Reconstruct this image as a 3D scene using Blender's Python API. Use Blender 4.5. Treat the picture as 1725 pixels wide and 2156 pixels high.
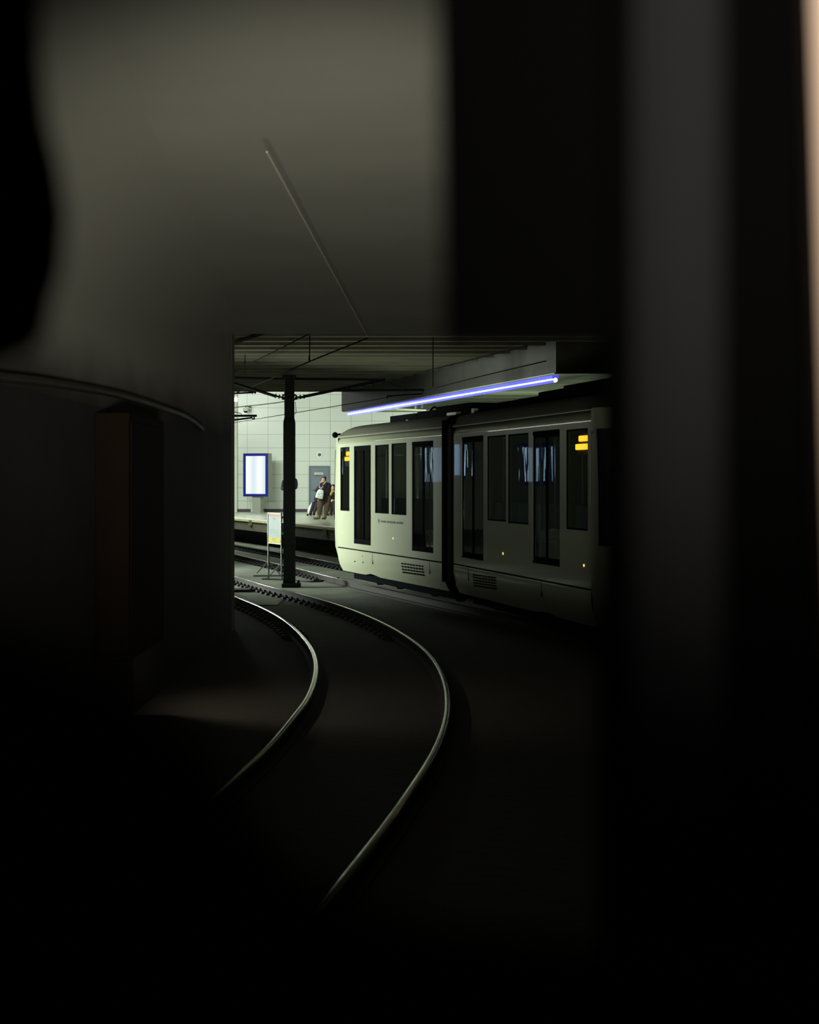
import bpy, bmesh, math, random
from mathutils import Vector, Matrix
random.seed(7)
for o in list(bpy.data.objects): bpy.data.objects.remove(o, do_unlink=True)
SC = bpy.context.scene; COL = SC.collection
R = math.radians

# ------------------------------------------------------------------ camera
FPX = 3420.0; CX = 862.5; HY = 1012.0; CH = 2.2          # focal in pixels, centre, horizon row, eye height over rail
cam_d = bpy.data.cameras.new('camera'); cam = bpy.data.objects.new('camera', cam_d); COL.objects.link(cam)
cam.location = (0, 0, CH); cam.rotation_euler = (R(90), 0, 0)
cam_d.sensor_fit = 'VERTICAL'; cam_d.sensor_height = 36; cam_d.lens = 36*FPX/2156
cam_d.shift_y = -(1078-HY)/2156
cam_d.clip_start = 0.02; cam_d.clip_end = 300
cam_d.dof.use_dof = True; cam_d.dof.focus_distance = 36; cam_d.dof.aperture_fstop = 3.1
SC.camera = cam
# ------------------------------------------------------------------ world and view
w = bpy.data.worlds.new('world'); SC.world = w; w.use_nodes = True
w.node_tree.nodes['Background'].inputs[0].default_value = (0.5, 0.55, 0.45, 1)
w.node_tree.nodes['Background'].inputs[1].default_value = 0.0015
SC.view_settings.view_transform = 'Standard'; SC.view_settings.look = 'None'
SC.view_settings.exposure = 0.0; SC.view_settings.gamma = 1.0; SC.view_settings.use_curve_mapping = False

# ------------------------------------------------------------------ lights
def aim(o, tgt):
    d = Vector(tgt) - Vector(o.location); o.rotation_euler = d.to_track_quat('-Z', 'Y').to_euler()
def area(name, loc, tgt, sx, sy, power, col, spread=180):
    l = bpy.data.lights.new(name, 'AREA'); l.shape = 'RECTANGLE'; l.size = sx; l.size_y = sy
    l.energy = power; l.color = col; l.spread = R(spread)
    o = bpy.data.objects.new(name, l); COL.objects.link(o); o.location = loc; aim(o, tgt); return o
def spot(name, loc, tgt, power, col, size, blend, rad=0.05):
    l = bpy.data.lights.new(name, 'SPOT'); l.energy = power; l.color = col; l.spot_size = R(size)
    l.spot_blend = blend; l.shadow_soft_size = rad
    o = bpy.data.objects.new(name, l); COL.objects.link(o); o.location = loc; aim(o, tgt); return o
LW = (0.91, 1.0, 0.92)
area('hall_light', (-9.6, 63.0, 5.9), (-4.0, 74, 2.2), 5.0, 1.2, 900, LW)
area('hall_light', (1.5, 66.0, 4.25), (-2.0, 74, 1.8), 5.0, 0.6, 230, LW)
area('platform_light', (-8.4, 60.0, 5.6), (-3.5, 59, 0.8), 4.0, 1.0, 420, LW)
area('platform_light', (1.0, 51.0, 4.3), (-2.6, 54, 0.8), 6.0, 0.4, 140, LW)
area('side_hall_light', (-10.0, 35.6, 2.1), (-1.6, 36.1, 1.8), 2.0, 1.4, 440, LW, 74)
area('track_fill_light', (-6.6, 43.5, 4.9), (-4.9, 42.0, -0.15), 1.5, 1.5, 210, LW, 90)  # added fill for the ground left of the mast, no fixture
area('platform_light', (-6.9, 53.0, 4.8), (-3.0, 59.5, 1.9), 1.2, 1.2, 190, LW, 110)  # added fill towards the standing woman's face, no fixture
area('soffit_fill_light', (3.6, 40.5, 3.8), (3.6, 40.6, 4.4), 9.0, 0.5, 16, LW)  # upward area light brightening the soffit, without a fixture
spot('ceiling_glow_light', (0.1, 1.30, 1.05), (-1.0, 17.0, 4.55), 3500, (1.0, 0.98, 0.86), 37, 1.0, 0.45)  # added uplight, its ceiling glow stands in for a window reflection
spot('brown_glow_light', (-2.60, 16.45, 2.10), (-1.1, 16.8, -0.15), 75, (1.0, 0.80, 0.66), 100, 1.0, 0.05)  # added spot, its warm pool stands in for a brown window reflection
spot('cab_dome_light', (0.19, 0.20, 2.5), (0.20, 0.78, 2.42), 27.0, (1.0, 0.86, 0.72), 60, 1.0, 0.03)

# ------------------------------------------------------------------ helpers
def tag(o, label=None, cat=None, group=None, kind=None):
    if label: o['label'] = label
    if cat: o['category'] = cat
    if group: o['group'] = group
    if kind: o['kind'] = kind
    return o
WM = {}
def thing(name, label, cat, loc=(0, 0, 0), rz=0.0, group=None):
    o = bpy.data.objects.new(name, None); COL.objects.link(o); o.empty_display_size = 0.2
    o.location = loc; o.rotation_euler = (0, 0, rz)
    WM[o.name] = Matrix.Translation(Vector(loc)) @ Matrix.Rotation(rz, 4, 'Z')
    return tag(o, label, cat, group)
def P(px, py, d):
    return Vector(((px-CX)/FPX*d, d, CH+(HY-py)/FPX*d))
def G(px, py, z=0.0):
    d = (CH-z)*FPX/(py-HY); return Vector(((px-CX)/FPX*d, d, z))

class MB:
    def __init__(s): s.bm = bmesh.new()
    def hexa(s, p):                       # 8 points: bottom 4 ccw, top 4 ccw
        v = [s.bm.verts.new(q) for q in p]
        for f in ((3,2,1,0),(4,5,6,7),(0,1,5,4),(1,2,6,5),(2,3,7,6),(3,0,4,7)):
            s.bm.faces.new([v[i] for i in f])
        return s
    def box(s, x0, x1, y0, y1, z0, z1):
        return s.hexa([(x0,y0,z0),(x1,y0,z0),(x1,y1,z0),(x0,y1,z0),(x0,y0,z1),(x1,y0,z1),(x1,y1,z1),(x0,y1,z1)])
    def prism(s, poly, z0, z1):
        b = [s.bm.verts.new((p[0], p[1], z0)) for p in poly]; t = [s.bm.verts.new((p[0], p[1], z1)) for p in poly]
        n = len(poly)
        s.bm.faces.new(b[::-1]); s.bm.faces.new(t)
        for i in range(n): s.bm.faces.new((b[i], b[(i+1) % n], t[(i+1) % n], t[i]))
        return s
    def tube(s, pts, r, seg=10, cap=True):
        pts = [Vector(p) for p in pts]; rings = []
        rr = r if isinstance(r, (list, tuple)) else [r]*len(pts)
        up = Vector((0, 0, 1))
        for i, p in enumerate(pts):
            t = (pts[min(i+1, len(pts)-1)]-pts[max(i-1, 0)])
            if t.length < 1e-9: t = Vector((0, 0, 1))
            t.normalize()
            a = t.cross(up)
            if a.length < 0.05: a = t.cross(Vector((0, 1, 0)))
            a.normalize(); b = a.cross(t).normalized()
            rings.append([s.bm.verts.new(p+rr[i]*(math.cos(2*math.pi*k/seg)*a+math.sin(2*math.pi*k/seg)*b)) for k in range(seg)])
        for i in range(len(rings)-1):
            for k in range(seg):
                s.bm.faces.new((rings[i][k], rings[i][(k+1) % seg], rings[i+1][(k+1) % seg], rings[i+1][k]))
        if cap:
            s.bm.faces.new(rings[0][::-1]); s.bm.faces.new(rings[-1])
        return s
    def loft(s, rings, closed=False, caps=False):
        V = [[s.bm.verts.new(p) for p in r] for r in rings]
        n = len(V[0])
        for i in range(len(V)-1):
            for k in range(n if closed else n-1):
                s.bm.faces.new((V[i][k], V[i][(k+1) % n], V[i+1][(k+1) % n], V[i+1][k]))
        if caps: s.bm.faces.new(V[0][::-1]); s.bm.faces.new(V[-1])
        return s
    def ball(s, c, r, sub=3, sc=(1, 1, 1)):
        m = Matrix.Translation(Vector(c)) @ Matrix.Diagonal((r*sc[0], r*sc[1], r*sc[2], 1))
        bmesh.ops.create_icosphere(s.bm, subdivisions=sub, radius=1, matrix=m); return s
    def build(s, name, m, parent=None, world=True, smooth=False, bevel=0, root=None):
        bmesh.ops.recalc_face_normals(s.bm, faces=s.bm.faces)
        if bevel:
            es = [e for e in s.bm.edges if len(e.link_faces) == 2 and e.calc_face_angle(0) > 0.6]
            bmesh.ops.bevel(s.bm, geom=es, offset=bevel, segments=2, affect='EDGES', profile=0.5)
        me = bpy.data.meshes.new(name); 
        if parent is not None and world: s.bm.transform(WM[parent.name].inverted())
        s.bm.to_mesh(me); s.bm.free()
        if smooth:
            for p in me.polygons: p.use_smooth = True
            try: me.set_sharp_from_angle(angle=R(38))
            except Exception: pass
        me.materials.append(m)
        o = bpy.data.objects.new(name, me); COL.objects.link(o)
        if parent is not None:
            o.parent = parent; WM[o.name] = WM[parent.name]
        return o
def struct(o): o['kind'] = 'structure'; return o
def rehome(o, loc):
    """give a single-mesh thing its origin at its base"""
    loc = Vector(loc); o.data.transform(Matrix.Translation(-loc)); o.location = loc; return o

def mat(name, col, rough=0.6, metal=0.0, spec=0.5, var=0.0, vscale=3.0, bump=0.0, bscale=20.0, emit=None, estr=0.0, coat=0.0, col2=None):
    m = bpy.data.materials.new(name); m.use_nodes = True; nt = m.node_tree; b = nt.nodes['Principled BSDF']
    b.inputs['Base Color'].default_value = (*col, 1); b.inputs['Roughness'].default_value = rough
    b.inputs['Metallic'].default_value = metal; b.inputs['Specular IOR Level'].default_value = spec
    b.inputs['Coat Weight'].default_value = coat
    tc = nt.nodes.new('ShaderNodeTexCoord')
    if var or col2:
        n = nt.nodes.new('ShaderNodeTexNoise'); n.inputs['Scale'].default_value = vscale; n.inputs['Detail'].default_value = 6
        nt.links.new(tc.outputs['Object'], n.inputs['Vector'])
        r = nt.nodes.new('ShaderNodeValToRGB'); r.color_ramp.elements[0].position = 0.3; r.color_ramp.elements[1].position = 0.7
        c2 = col2 if col2 else tuple(min(1, c*(1+var)) for c in col)
        c1 = col if col2 else tuple(c*(1-var) for c in col)
        r.color_ramp.elements[0].color = (*c1, 1); r.color_ramp.elements[1].color = (*c2, 1)
        nt.links.new(n.outputs['Fac'], r.inputs['Fac']); nt.links.new(r.outputs['Color'], b.inputs['Base Color'])
    if bump:
        n2 = nt.nodes.new('ShaderNodeTexNoise'); n2.inputs['Scale'].default_value = bscale; n2.inputs['Detail'].default_value = 3
        nt.links.new(tc.outputs['Object'], n2.inputs['Vector'])
        bp = nt.nodes.new('ShaderNodeBump'); bp.inputs['Strength'].default_value = 1.0; bp.inputs['Distance'].default_value = bump
        nt.links.new(n2.outputs['Fac'], bp.inputs['Height']); nt.links.new(bp.outputs['Normal'], b.inputs['Normal'])
    if emit:
        b.inputs['Emission Color'].default_value = (*emit, 1); b.inputs['Emission Strength'].default_value = estr
    return m

def mat_tiles():
    m = mat('wall_tiles', (0.62, 0.68, 0.50), 0.28); nt = m.node_tree; b = nt.nodes['Principled BSDF']
    tc = nt.nodes.new('ShaderNodeTexCoord'); sp = nt.nodes.new('ShaderNodeSeparateXYZ'); cb = nt.nodes.new('ShaderNodeCombineXYZ')
    nt.links.new(tc.outputs['Object'], sp.inputs[0])
    nt.links.new(sp.outputs['X'], cb.inputs['X']); nt.links.new(sp.outputs['Z'], cb.inputs['Y'])
    br = nt.nodes.new('ShaderNodeTexBrick'); br.offset = 0; br.squash = 1
    br.inputs['Scale'].default_value = 1; br.inputs['Brick Width'].default_value = 0.945; br.inputs['Row Height'].default_value = 0.607
    br.inputs['Mortar Size'].default_value = 0.010; br.inputs['Mortar Smooth'].default_value = 0.1
    br.inputs['Color1'].default_value = (0.65, 0.70, 0.62, 1); br.inputs['Color2'].default_value = (0.63, 0.68, 0.60, 1)
    br.inputs['Mortar'].default_value = (0.30, 0.34, 0.24, 1)
    nt.links.new(cb.outputs[0], br.inputs['Vector']); nt.links.new(br.outputs['Color'], b.inputs['Base Color'])
    return m
def mat_glass(name, tint, gl=(0.9, 0.95, 0.95), ior=1.55, bump=0.004, bscale=2.2, rough=0.02):
    m = bpy.data.materials.new(name); m.use_nodes = True; nt = m.node_tree; nt.nodes.clear()
    out = nt.nodes.new('ShaderNodeOutputMaterial'); mx = nt.nodes.new('ShaderNodeMixShader')
    tr = nt.nodes.new('ShaderNodeBsdfTransparent'); tr.inputs[0].default_value = (*tint, 1)
    g = nt.nodes.new('ShaderNodeBsdfGlossy'); g.inputs['Color'].default_value = (*gl, 1); g.inputs['Roughness'].default_value = rough
    fr = nt.nodes.new('ShaderNodeFresnel'); fr.inputs['IOR'].default_value = ior
    ge = nt.nodes.new('ShaderNodeNewGeometry'); sb_ = nt.nodes.new('ShaderNodeMath'); sb_.operation = 'SUBTRACT'; sb_.inputs[0].default_value = 1
    nt.links.new(ge.outputs['Backfacing'], sb_.inputs[1]); ml = nt.nodes.new('ShaderNodeMath'); ml.operation = 'MULTIPLY'
    nt.links.new(fr.outputs[0], ml.inputs[0]); nt.links.new(sb_.outputs[0], ml.inputs[1]); nt.links.new(ml.outputs[0], mx.inputs[0]); nt.links.new(tr.outputs[0], mx.inputs[1]); nt.links.new(g.outputs[0], mx.inputs[2])
    nt.links.new(mx.outputs[0], out.inputs[0])
    if bump:
        tc = nt.nodes.new('ShaderNodeTexCoord'); n2 = nt.nodes.new('ShaderNodeTexNoise'); n2.inputs['Scale'].default_value = bscale
        mp = nt.nodes.new('ShaderNodeMapping'); mp.inputs['Scale'].default_value = (1.6, 1.6, 0.35)
        nt.links.new(tc.outputs['Object'], mp.inputs[0]); nt.links.new(mp.outputs[0], n2.inputs['Vector'])
        bp = nt.nodes.new('ShaderNodeBump'); bp.inputs['Distance'].default_value = bump
        nt.links.new(n2.outputs['Fac'], bp.inputs['Height']); nt.links.new(bp.outputs['Normal'], g.inputs['Normal'])
    return m

def glow_fade_wall():  # lower edge of the ceiling glow painted into the wall colour by height
    m = mat('tunnel_wall_glow_fade', (0.34, 0.33, 0.28), 0.9); nt = m.node_tree; b = nt.nodes['Principled BSDF']
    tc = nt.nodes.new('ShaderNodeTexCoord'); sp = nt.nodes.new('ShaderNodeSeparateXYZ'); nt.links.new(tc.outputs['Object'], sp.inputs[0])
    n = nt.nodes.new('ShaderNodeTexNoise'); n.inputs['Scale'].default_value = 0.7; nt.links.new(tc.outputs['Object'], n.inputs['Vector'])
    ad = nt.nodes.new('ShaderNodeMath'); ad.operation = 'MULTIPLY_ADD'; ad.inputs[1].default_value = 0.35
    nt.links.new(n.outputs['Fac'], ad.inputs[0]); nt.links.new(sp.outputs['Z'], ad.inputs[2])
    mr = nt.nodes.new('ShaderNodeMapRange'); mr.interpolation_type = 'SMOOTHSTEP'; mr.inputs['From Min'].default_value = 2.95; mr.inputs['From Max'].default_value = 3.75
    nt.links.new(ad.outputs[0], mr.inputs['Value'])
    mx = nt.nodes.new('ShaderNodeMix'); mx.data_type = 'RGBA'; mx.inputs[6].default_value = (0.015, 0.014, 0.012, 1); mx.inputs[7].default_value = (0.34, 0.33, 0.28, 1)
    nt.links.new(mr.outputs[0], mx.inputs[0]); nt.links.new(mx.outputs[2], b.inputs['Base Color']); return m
M = dict(
 tunnel=mat('tunnel_concrete', (0.34, 0.33, 0.28), 0.9, var=0.08, vscale=0.5),
 tunnel_low=mat('lower_wall_dark', (0.012, 0.011, 0.010), 0.85, var=0.3, vscale=1.5),  # even dark tone below the ledge
 jamb=mat('portal_concrete', (0.16, 0.155, 0.14), 0.9, var=0.1),
 hallwall=mat('side_hall_wall', (0.34, 0.37, 0.30), 0.8),
 dark_wall=mat('dark_wall', (0.02, 0.02, 0.018), 0.9),
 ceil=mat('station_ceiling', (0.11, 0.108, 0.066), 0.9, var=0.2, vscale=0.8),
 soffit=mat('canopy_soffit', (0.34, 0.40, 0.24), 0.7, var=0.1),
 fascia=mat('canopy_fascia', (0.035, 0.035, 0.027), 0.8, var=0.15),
 tiles=mat_tiles(),
 pil=mat('pilaster', (0.66, 0.70, 0.55), 0.5),
 base=mat('baseboard', (0.035, 0.018, 0.03), 0.5),
 slab=mat('track_slab', (0.12, 0.135, 0.098), 0.85, var=0.35, vscale=1.2, bump=0.012, bscale=9),
 slab_dim=mat('dim_ballast', (0.030, 0.031, 0.024), 0.95, var=0.3, vscale=1.2, bump=0.012, bscale=9),  # unused darker ground tone for the dim tunnel floor
 plat=mat('platform_floor', (0.42, 0.45, 0.34), 0.22, var=0.12, vscale=1.5),
 edge=mat('platform_edge', (0.62, 0.62, 0.42), 0.6, var=0.1),
 platface=mat('platform_face', (0.11, 0.11, 0.07), 0.9, var=0.3, vscale=5),
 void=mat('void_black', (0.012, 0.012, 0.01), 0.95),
 rail=mat('rail_steel', (0.42, 0.44, 0.35), 0.09, metal=1.0, bump=0.0006, bscale=3),
 rust=mat('rail_web', (0.02, 0.019, 0.016), 0.8),
 rubber=mat('black_rubber', (0.012, 0.012, 0.012), 0.8),
 black=mat('black_paint', (0.010, 0.010, 0.011), 0.7, spec=0.2),
 mast=mat('mast_paint', (0.008, 0.009, 0.008), 0.9, spec=0.08),
 wire=mat('copper_wire', (0.008, 0.008, 0.007), 0.8, spec=0.05),
 wirelit=mat('lit_wire_copper', (0.75, 0.70, 0.56), 0.5),  # paler copy of the wire colour for its lit stretch
 tram=mat('tram_paint', (0.40, 0.43, 0.30), 0.35, spec=0.5, bump=0.0015, bscale=2.6, coat=0.4),
 tramroof=mat('tram_roof', (0.075, 0.075, 0.052), 0.6, spec=0.3),
 tramdark=mat('tram_black', (0.004, 0.0045, 0.006), 0.9, spec=0.02),
 bellows=mat('bellows_rubber', (0.014, 0.014, 0.013), 0.8),
 glass=mat_glass('tram_glass', (0.80, 0.84, 0.83), bump=0.004),
 glass_clear=mat_glass('clear_glass', (0.97, 0.97, 0.96), ior=1.25, bump=0),
 seat=mat('seat_fabric', (0.03, 0.05, 0.09), 0.8),
 pole=mat('grab_pole', (0.45, 0.45, 0.40), 0.25, metal=0.9),
 inner=mat('tram_lining', (0.5, 0.52, 0.48), 0.6),
 led=mat('amber_led', (0.2, 0.08, 0.0), 0.5, emit=(1.0, 0.42, 0.02), estr=3.4),
 lamp_o=mat('amber_lens', (0.3, 0.1, 0.0), 0.3, emit=(1.0, 0.5, 0.06), estr=2.5),
 tube=mat('fluorescent_tube', (0.9, 0.9, 0.9), 0.5, emit=(0.96, 0.98, 1.0), estr=6),
 tubeb=mat('blue_fringe', (0.1, 0.1, 0.9), 0.4, emit=(0.10, 0.12, 1.0), estr=0.75),  # glowing blue edge imitating lens colour fringing round the tube
 tubew=mat('hidden_tube', (0.9, 0.9, 0.9), 0.5, emit=(0.95, 1.0, 0.86), estr=5),
 adblue=mat('blue_frame', (0.008, 0.014, 0.20), 0.35, emit=(0.0, 0.03, 0.6), estr=0.04),
 grey=mat('grey_metal', (0.38, 0.41, 0.34), 0.45, metal=0.3),
 chrome=mat('steel_tube', (0.55, 0.56, 0.5), 0.25, metal=1.0),
 white=mat('white_paint', (0.75, 0.78, 0.70), 0.5),
 signw=mat('sign_white', (0.125, 0.15, 0.142), 0.85, var=0.05, vscale=30),
 signr=mat('sign_red', (0.20, 0.07, 0.055), 0.8),
 signy=mat('sign_yellow', (0.20, 0.165, 0.02), 0.8),
 ink=mat('sign_ink', (0.06, 0.07, 0.06), 0.6),
 door=mat('door_blue_grey', (0.16, 0.20, 0.235), 0.5, var=0.12, vscale=2),
 doorf=mat('door_frame', (0.11, 0.14, 0.15), 0.5),
 skin=mat('skin', (0.62, 0.40, 0.30), 0.6),
 hair=mat('brown_hair', (0.05, 0.028, 0.018), 0.7),
 hairb=mat('black_hair', (0.008, 0.007, 0.007), 0.6),
 coat=mat('black_coat', (0.012, 0.010, 0.014), 0.8, bump=0.01, bscale=14),
 trou=mat('brown_trousers', (0.085, 0.058, 0.026), 0.9, bump=0.008, bscale=18),
 boot=mat('tan_boots', (0.15, 0.095, 0.035), 0.7),
 scarf=mat('pale_scarf', (0.46, 0.42, 0.32), 0.9),
 yscarf=mat('yellow_scarf', (0.42, 0.34, 0.05), 0.9),
 bag=mat('white_bag', (0.72, 0.77, 0.72), 0.5, bump=0.01, bscale=9),
 phone=mat('phone', (0.02, 0.02, 0.02), 0.2),
 cabblack=mat('cab_black', (0.0017, 0.0018, 0.0019), 1.0, spec=0.0),
 cabgrey=mat('cab_grey_trim', (0.014, 0.015, 0.017), 0.9, spec=0.0),
 cabbeige=mat('cab_beige_panel', (0.62, 0.50, 0.40), 0.7, spec=0.1, var=0.04),
 brown=mat('brown_fabric', (0.20, 0.09, 0.03), 0.9),
)

# ================================================================== setting
# ---- tunnel: left wall runs to the portal, flat ceiling, black right wall
PD = 25.7; PX = P(493, 1012, PD).x; PZ = P(0, 703, PD).z
ledge = 2.86
def shaded_slab():  # light falloff painted into the colour, darker towards the tunnel and right
    m = mat('track_slab_shaded', (0.12, 0.135, 0.098), 0.88, bump=0.012, bscale=9); nt = m.node_tree; b = nt.nodes['Principled BSDF']
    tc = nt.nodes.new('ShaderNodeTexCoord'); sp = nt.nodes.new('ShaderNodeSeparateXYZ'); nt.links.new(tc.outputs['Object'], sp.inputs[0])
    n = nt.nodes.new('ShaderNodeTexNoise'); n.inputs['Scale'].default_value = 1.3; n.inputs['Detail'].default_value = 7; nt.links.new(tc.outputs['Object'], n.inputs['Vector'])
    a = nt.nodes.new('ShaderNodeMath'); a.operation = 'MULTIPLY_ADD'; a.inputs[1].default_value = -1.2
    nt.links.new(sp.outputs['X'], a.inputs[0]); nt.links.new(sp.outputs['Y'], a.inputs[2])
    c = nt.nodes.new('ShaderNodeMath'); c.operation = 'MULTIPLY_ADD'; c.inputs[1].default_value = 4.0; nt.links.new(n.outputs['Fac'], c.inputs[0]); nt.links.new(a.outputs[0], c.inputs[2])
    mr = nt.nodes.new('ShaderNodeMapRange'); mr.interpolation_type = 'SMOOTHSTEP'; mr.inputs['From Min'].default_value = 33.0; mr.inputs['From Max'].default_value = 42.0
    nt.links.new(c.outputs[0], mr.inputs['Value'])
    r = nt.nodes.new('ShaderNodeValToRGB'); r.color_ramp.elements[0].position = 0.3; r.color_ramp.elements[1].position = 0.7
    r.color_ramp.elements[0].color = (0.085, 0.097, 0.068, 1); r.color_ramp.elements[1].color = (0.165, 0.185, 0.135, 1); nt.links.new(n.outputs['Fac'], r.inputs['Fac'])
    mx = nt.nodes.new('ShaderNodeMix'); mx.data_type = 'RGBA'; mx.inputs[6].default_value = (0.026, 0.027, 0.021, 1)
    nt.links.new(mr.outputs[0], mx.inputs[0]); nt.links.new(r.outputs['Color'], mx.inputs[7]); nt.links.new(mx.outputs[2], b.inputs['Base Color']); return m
struct(MB().box(-24, 12, -3, 80, -0.45, -0.15).build('floor', shaded_slab()))
b = MB(); b.box(PX-0.9, PX, -3, PD-0.001, ledge, PZ); ww = b.build('wall_tunnel_left', glow_fade_wall()); struct(ww)
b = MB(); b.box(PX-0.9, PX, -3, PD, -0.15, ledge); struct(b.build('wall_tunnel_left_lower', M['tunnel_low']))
# rounded haunch between wall and ceiling, dying out at the portal
b = MB(); rings = []
for i in range(25):
    y = 3+(PD-0.02-3)*i/24; r = 1.5*(1-i/24)**0.8+0.002
    rings.append([(PX+r-r*math.cos(a), y, PZ-r+r*math.sin(a)) for a in [R(90)*k/14 for k in range(15)]])
b.loft(rings); struct(b.build('trim_1', glow_fade_wall(), smooth=True))
struct(MB().box(PX-0.9, 8.6, -3, PD, PZ, PZ+2.4).build('ceiling', M['tunnel']))
struct(MB().box(7.6, 8.6, -3, PD, -0.15, PZ).build('wall_tunnel_right', M['dark_wall']))
struct(MB().box(-6, 8.6, -3.6, -3, -0.15, PZ+2.4).build('wall_back', M['dark_wall']))
struct(MB().box(PX-0.012, PX+0.004, PD-0.35, PD+0.02, -0.15, PZ).build('trim_2', M['jamb']))
# ---- station hall: ribbed ceiling, tiled far wall
WD = 74.0; CZ = 6.37
CZ2 = 5.10; CD = 52.0
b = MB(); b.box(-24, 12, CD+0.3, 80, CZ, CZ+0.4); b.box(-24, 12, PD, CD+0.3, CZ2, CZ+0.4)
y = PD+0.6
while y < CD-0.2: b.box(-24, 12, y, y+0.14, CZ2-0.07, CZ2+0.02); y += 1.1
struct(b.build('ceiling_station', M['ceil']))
struct(MB().box(-24, -9, WD, WD+0.6, -0.15, CZ+0.3).build('wall_far_side', M['dark_wall']))
b = MB(); b.box(-9, 12, WD, WD+0.6, -0.15, CZ+0.3)
o = b.build('wall_far', M['tiles']); struct(o); rehome(o, (P(652, 1012, WD).x, WD, P(0, 999, WD).z))
struct(MB().box(-24.6, -24, PD, 80, -0.15, CZ).build('wall_left', M['hallwall']))
struct(MB().box(12, 12.6, PD-1, 80, -0.15, CZ).build('wall_right', M['dark_wall']))
struct(MB().box(-24, PX-0.9, PD-0.6, PD, -0.15, CZ).build('wall_near', M['dark_wall']))
xa, xb = P(493, 0, WD).x-0.35, P(500, 0, WD).x
struct(MB().box(xa, xb, WD-0.16, WD, 0.78, CZ).build('trim_3', M['pil']))
PLZ = 0.78
for i, (x0, x1) in enumerate(((-24, P(528, 0, WD).x), (P(549, 0, WD).x, P(650.5, 0, WD).x), (P(695, 0, WD).x, 12))):
    struct(MB().box(x0, x1, WD-0.035, WD-0.001, PLZ, PLZ+0.13).build('baseboard_far', M['base']))

# ---- far platform
E0 = Vector((-6.63, 61.3)); ED = Vector((4.46, -12.7)).normalized()
def ep(t, off=0.0):                     # along the platform edge, off = metres inward
    n = Vector((-ED.y, ED.x)) * 1.0     # points away from the track
    if n.x < 0: n = -n
    q = E0+ED*t+n*off; return (q.x, q.y)
a, c = ep(-12.9), ep(36.0)
poly = [a, c, (12, c[1]), (12, WD), (a[0]-8, WD)]
st = thing('station_platform', 'long station platform with cream edge along the far track', 'platform', (ep(6)[0], ep(6)[1], -0.15))
pi_ = lambda off: [ep(-12.9, off), ep(36, off), (12, c[1]+off), (12, WD-0.04), (a[0]-3, WD-0.04)]
MB().prism([(p[0], p[1]) for p in pi_(0.42)], PLZ-0.02, PLZ).build('floor_slab', M['plat'], st)
MB().prism([ep(-12.9, 0), ep(36, 0), ep(36, 0.42), ep(-12.9, 0.42)], PLZ-0.075, PLZ+0.001).build('edge_strip', M['edge'], st)
MB().prism([ep(-12.9, 0.04), ep(36, 0.04), ep(36, 0.40), ep(-12.9, 0.40)], PLZ-0.40, PLZ-0.075).build('front_face', M['platface'], st)
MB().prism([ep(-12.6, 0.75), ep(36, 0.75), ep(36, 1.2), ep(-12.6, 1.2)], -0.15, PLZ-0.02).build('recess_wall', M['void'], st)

# ---- near-side left platform (behind the jamb)
stn = thing('side_platform', 'side platform to the left hidden behind the tunnel wall', 'platform', (-12, 34, -0.15))
MB().prism([(-23.5, 28), (-6.2, 28), (-10.5, 44), (-23.5, 44)], -0.15, PLZ).build('floor_slab', M['plat'], stn)

# ---- canopy box over the platform with its long lamp
LA = Vector((P(735, 0, 51.8).x, 51.8, 4.4)); LB = Vector((P(1170, 0, 33.9).x, 33.9, 4.4))
LDir = (LB-LA).normalized(); LN = Vector((-LDir.y, LDir.x, 0)); LN = LN if LN.x > 0 else -LN
A1 = LA-LDir*0.35-LN*0.16; B1 = LB+LDir*0.45-LN*0.16
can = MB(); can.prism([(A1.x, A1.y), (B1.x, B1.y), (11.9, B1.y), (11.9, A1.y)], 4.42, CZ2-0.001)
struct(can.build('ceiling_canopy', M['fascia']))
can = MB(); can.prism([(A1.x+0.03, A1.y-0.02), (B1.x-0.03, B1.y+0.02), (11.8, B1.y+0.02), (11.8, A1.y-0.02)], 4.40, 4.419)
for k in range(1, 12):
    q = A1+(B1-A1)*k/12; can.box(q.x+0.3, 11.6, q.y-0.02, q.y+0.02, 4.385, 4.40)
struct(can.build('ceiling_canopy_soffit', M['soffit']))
def strip_light(name, a, b, label, group=None, r=0.045, blue=True):
    a = Vector(a); b = Vector(b)
    t = thing(name, label, 'lamp', a, 0, group)
    d = (b-a).normalized(); n = Vector((-d.y, d.x, 0))
    k = MB(); k.hexa([a-n*0.07+Vector((0,0,0.03)), b-n*0.07+Vector((0,0,0.03)), b+n*0.07+Vector((0,0,0.03)), a+n*0.07+Vector((0,0,0.03)),
                      a-n*0.07+Vector((0,0,0.10)), b-n*0.07+Vector((0,0,0.10)), b+n*0.07+Vector((0,0,0.10)), a+n*0.07+Vector((0,0,0.10))])
    k.build('lamp_housing', M['tubeb'] if blue else M['grey'], t)
    MB().tube([a, b], r, 10).build('fluorescent_tube', M['tube'] if blue else M['tubew'], t, smooth=True)
    if blue:
        k = MB(); dn = Vector((0, 0, -0.055))
        k.hexa([a-n*0.05+dn, b-n*0.05+dn, b-n*0.035+dn, a-n*0.035+dn, a-n*0.05, b-n*0.05, b-n*0.035, a-n*0.035])
        k.build('fringe_rim', M['tubeb'], t)
    return t
dz = Vector((0, 0, -0.10))
strip_light('strip_lamp', LA+dz, LB+dz, 'long glowing white strip lamp with blue lens fringe along the canopy edge')
sl = P(480, 841, 66.0); strip_light('strip_lamp', sl+Vector((-4, 0, 0.0)), P(499.5, 841, 66.0), 'short end of white strip lamp just beside the tunnel wall edge', r=0.09, blue=False)
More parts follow.
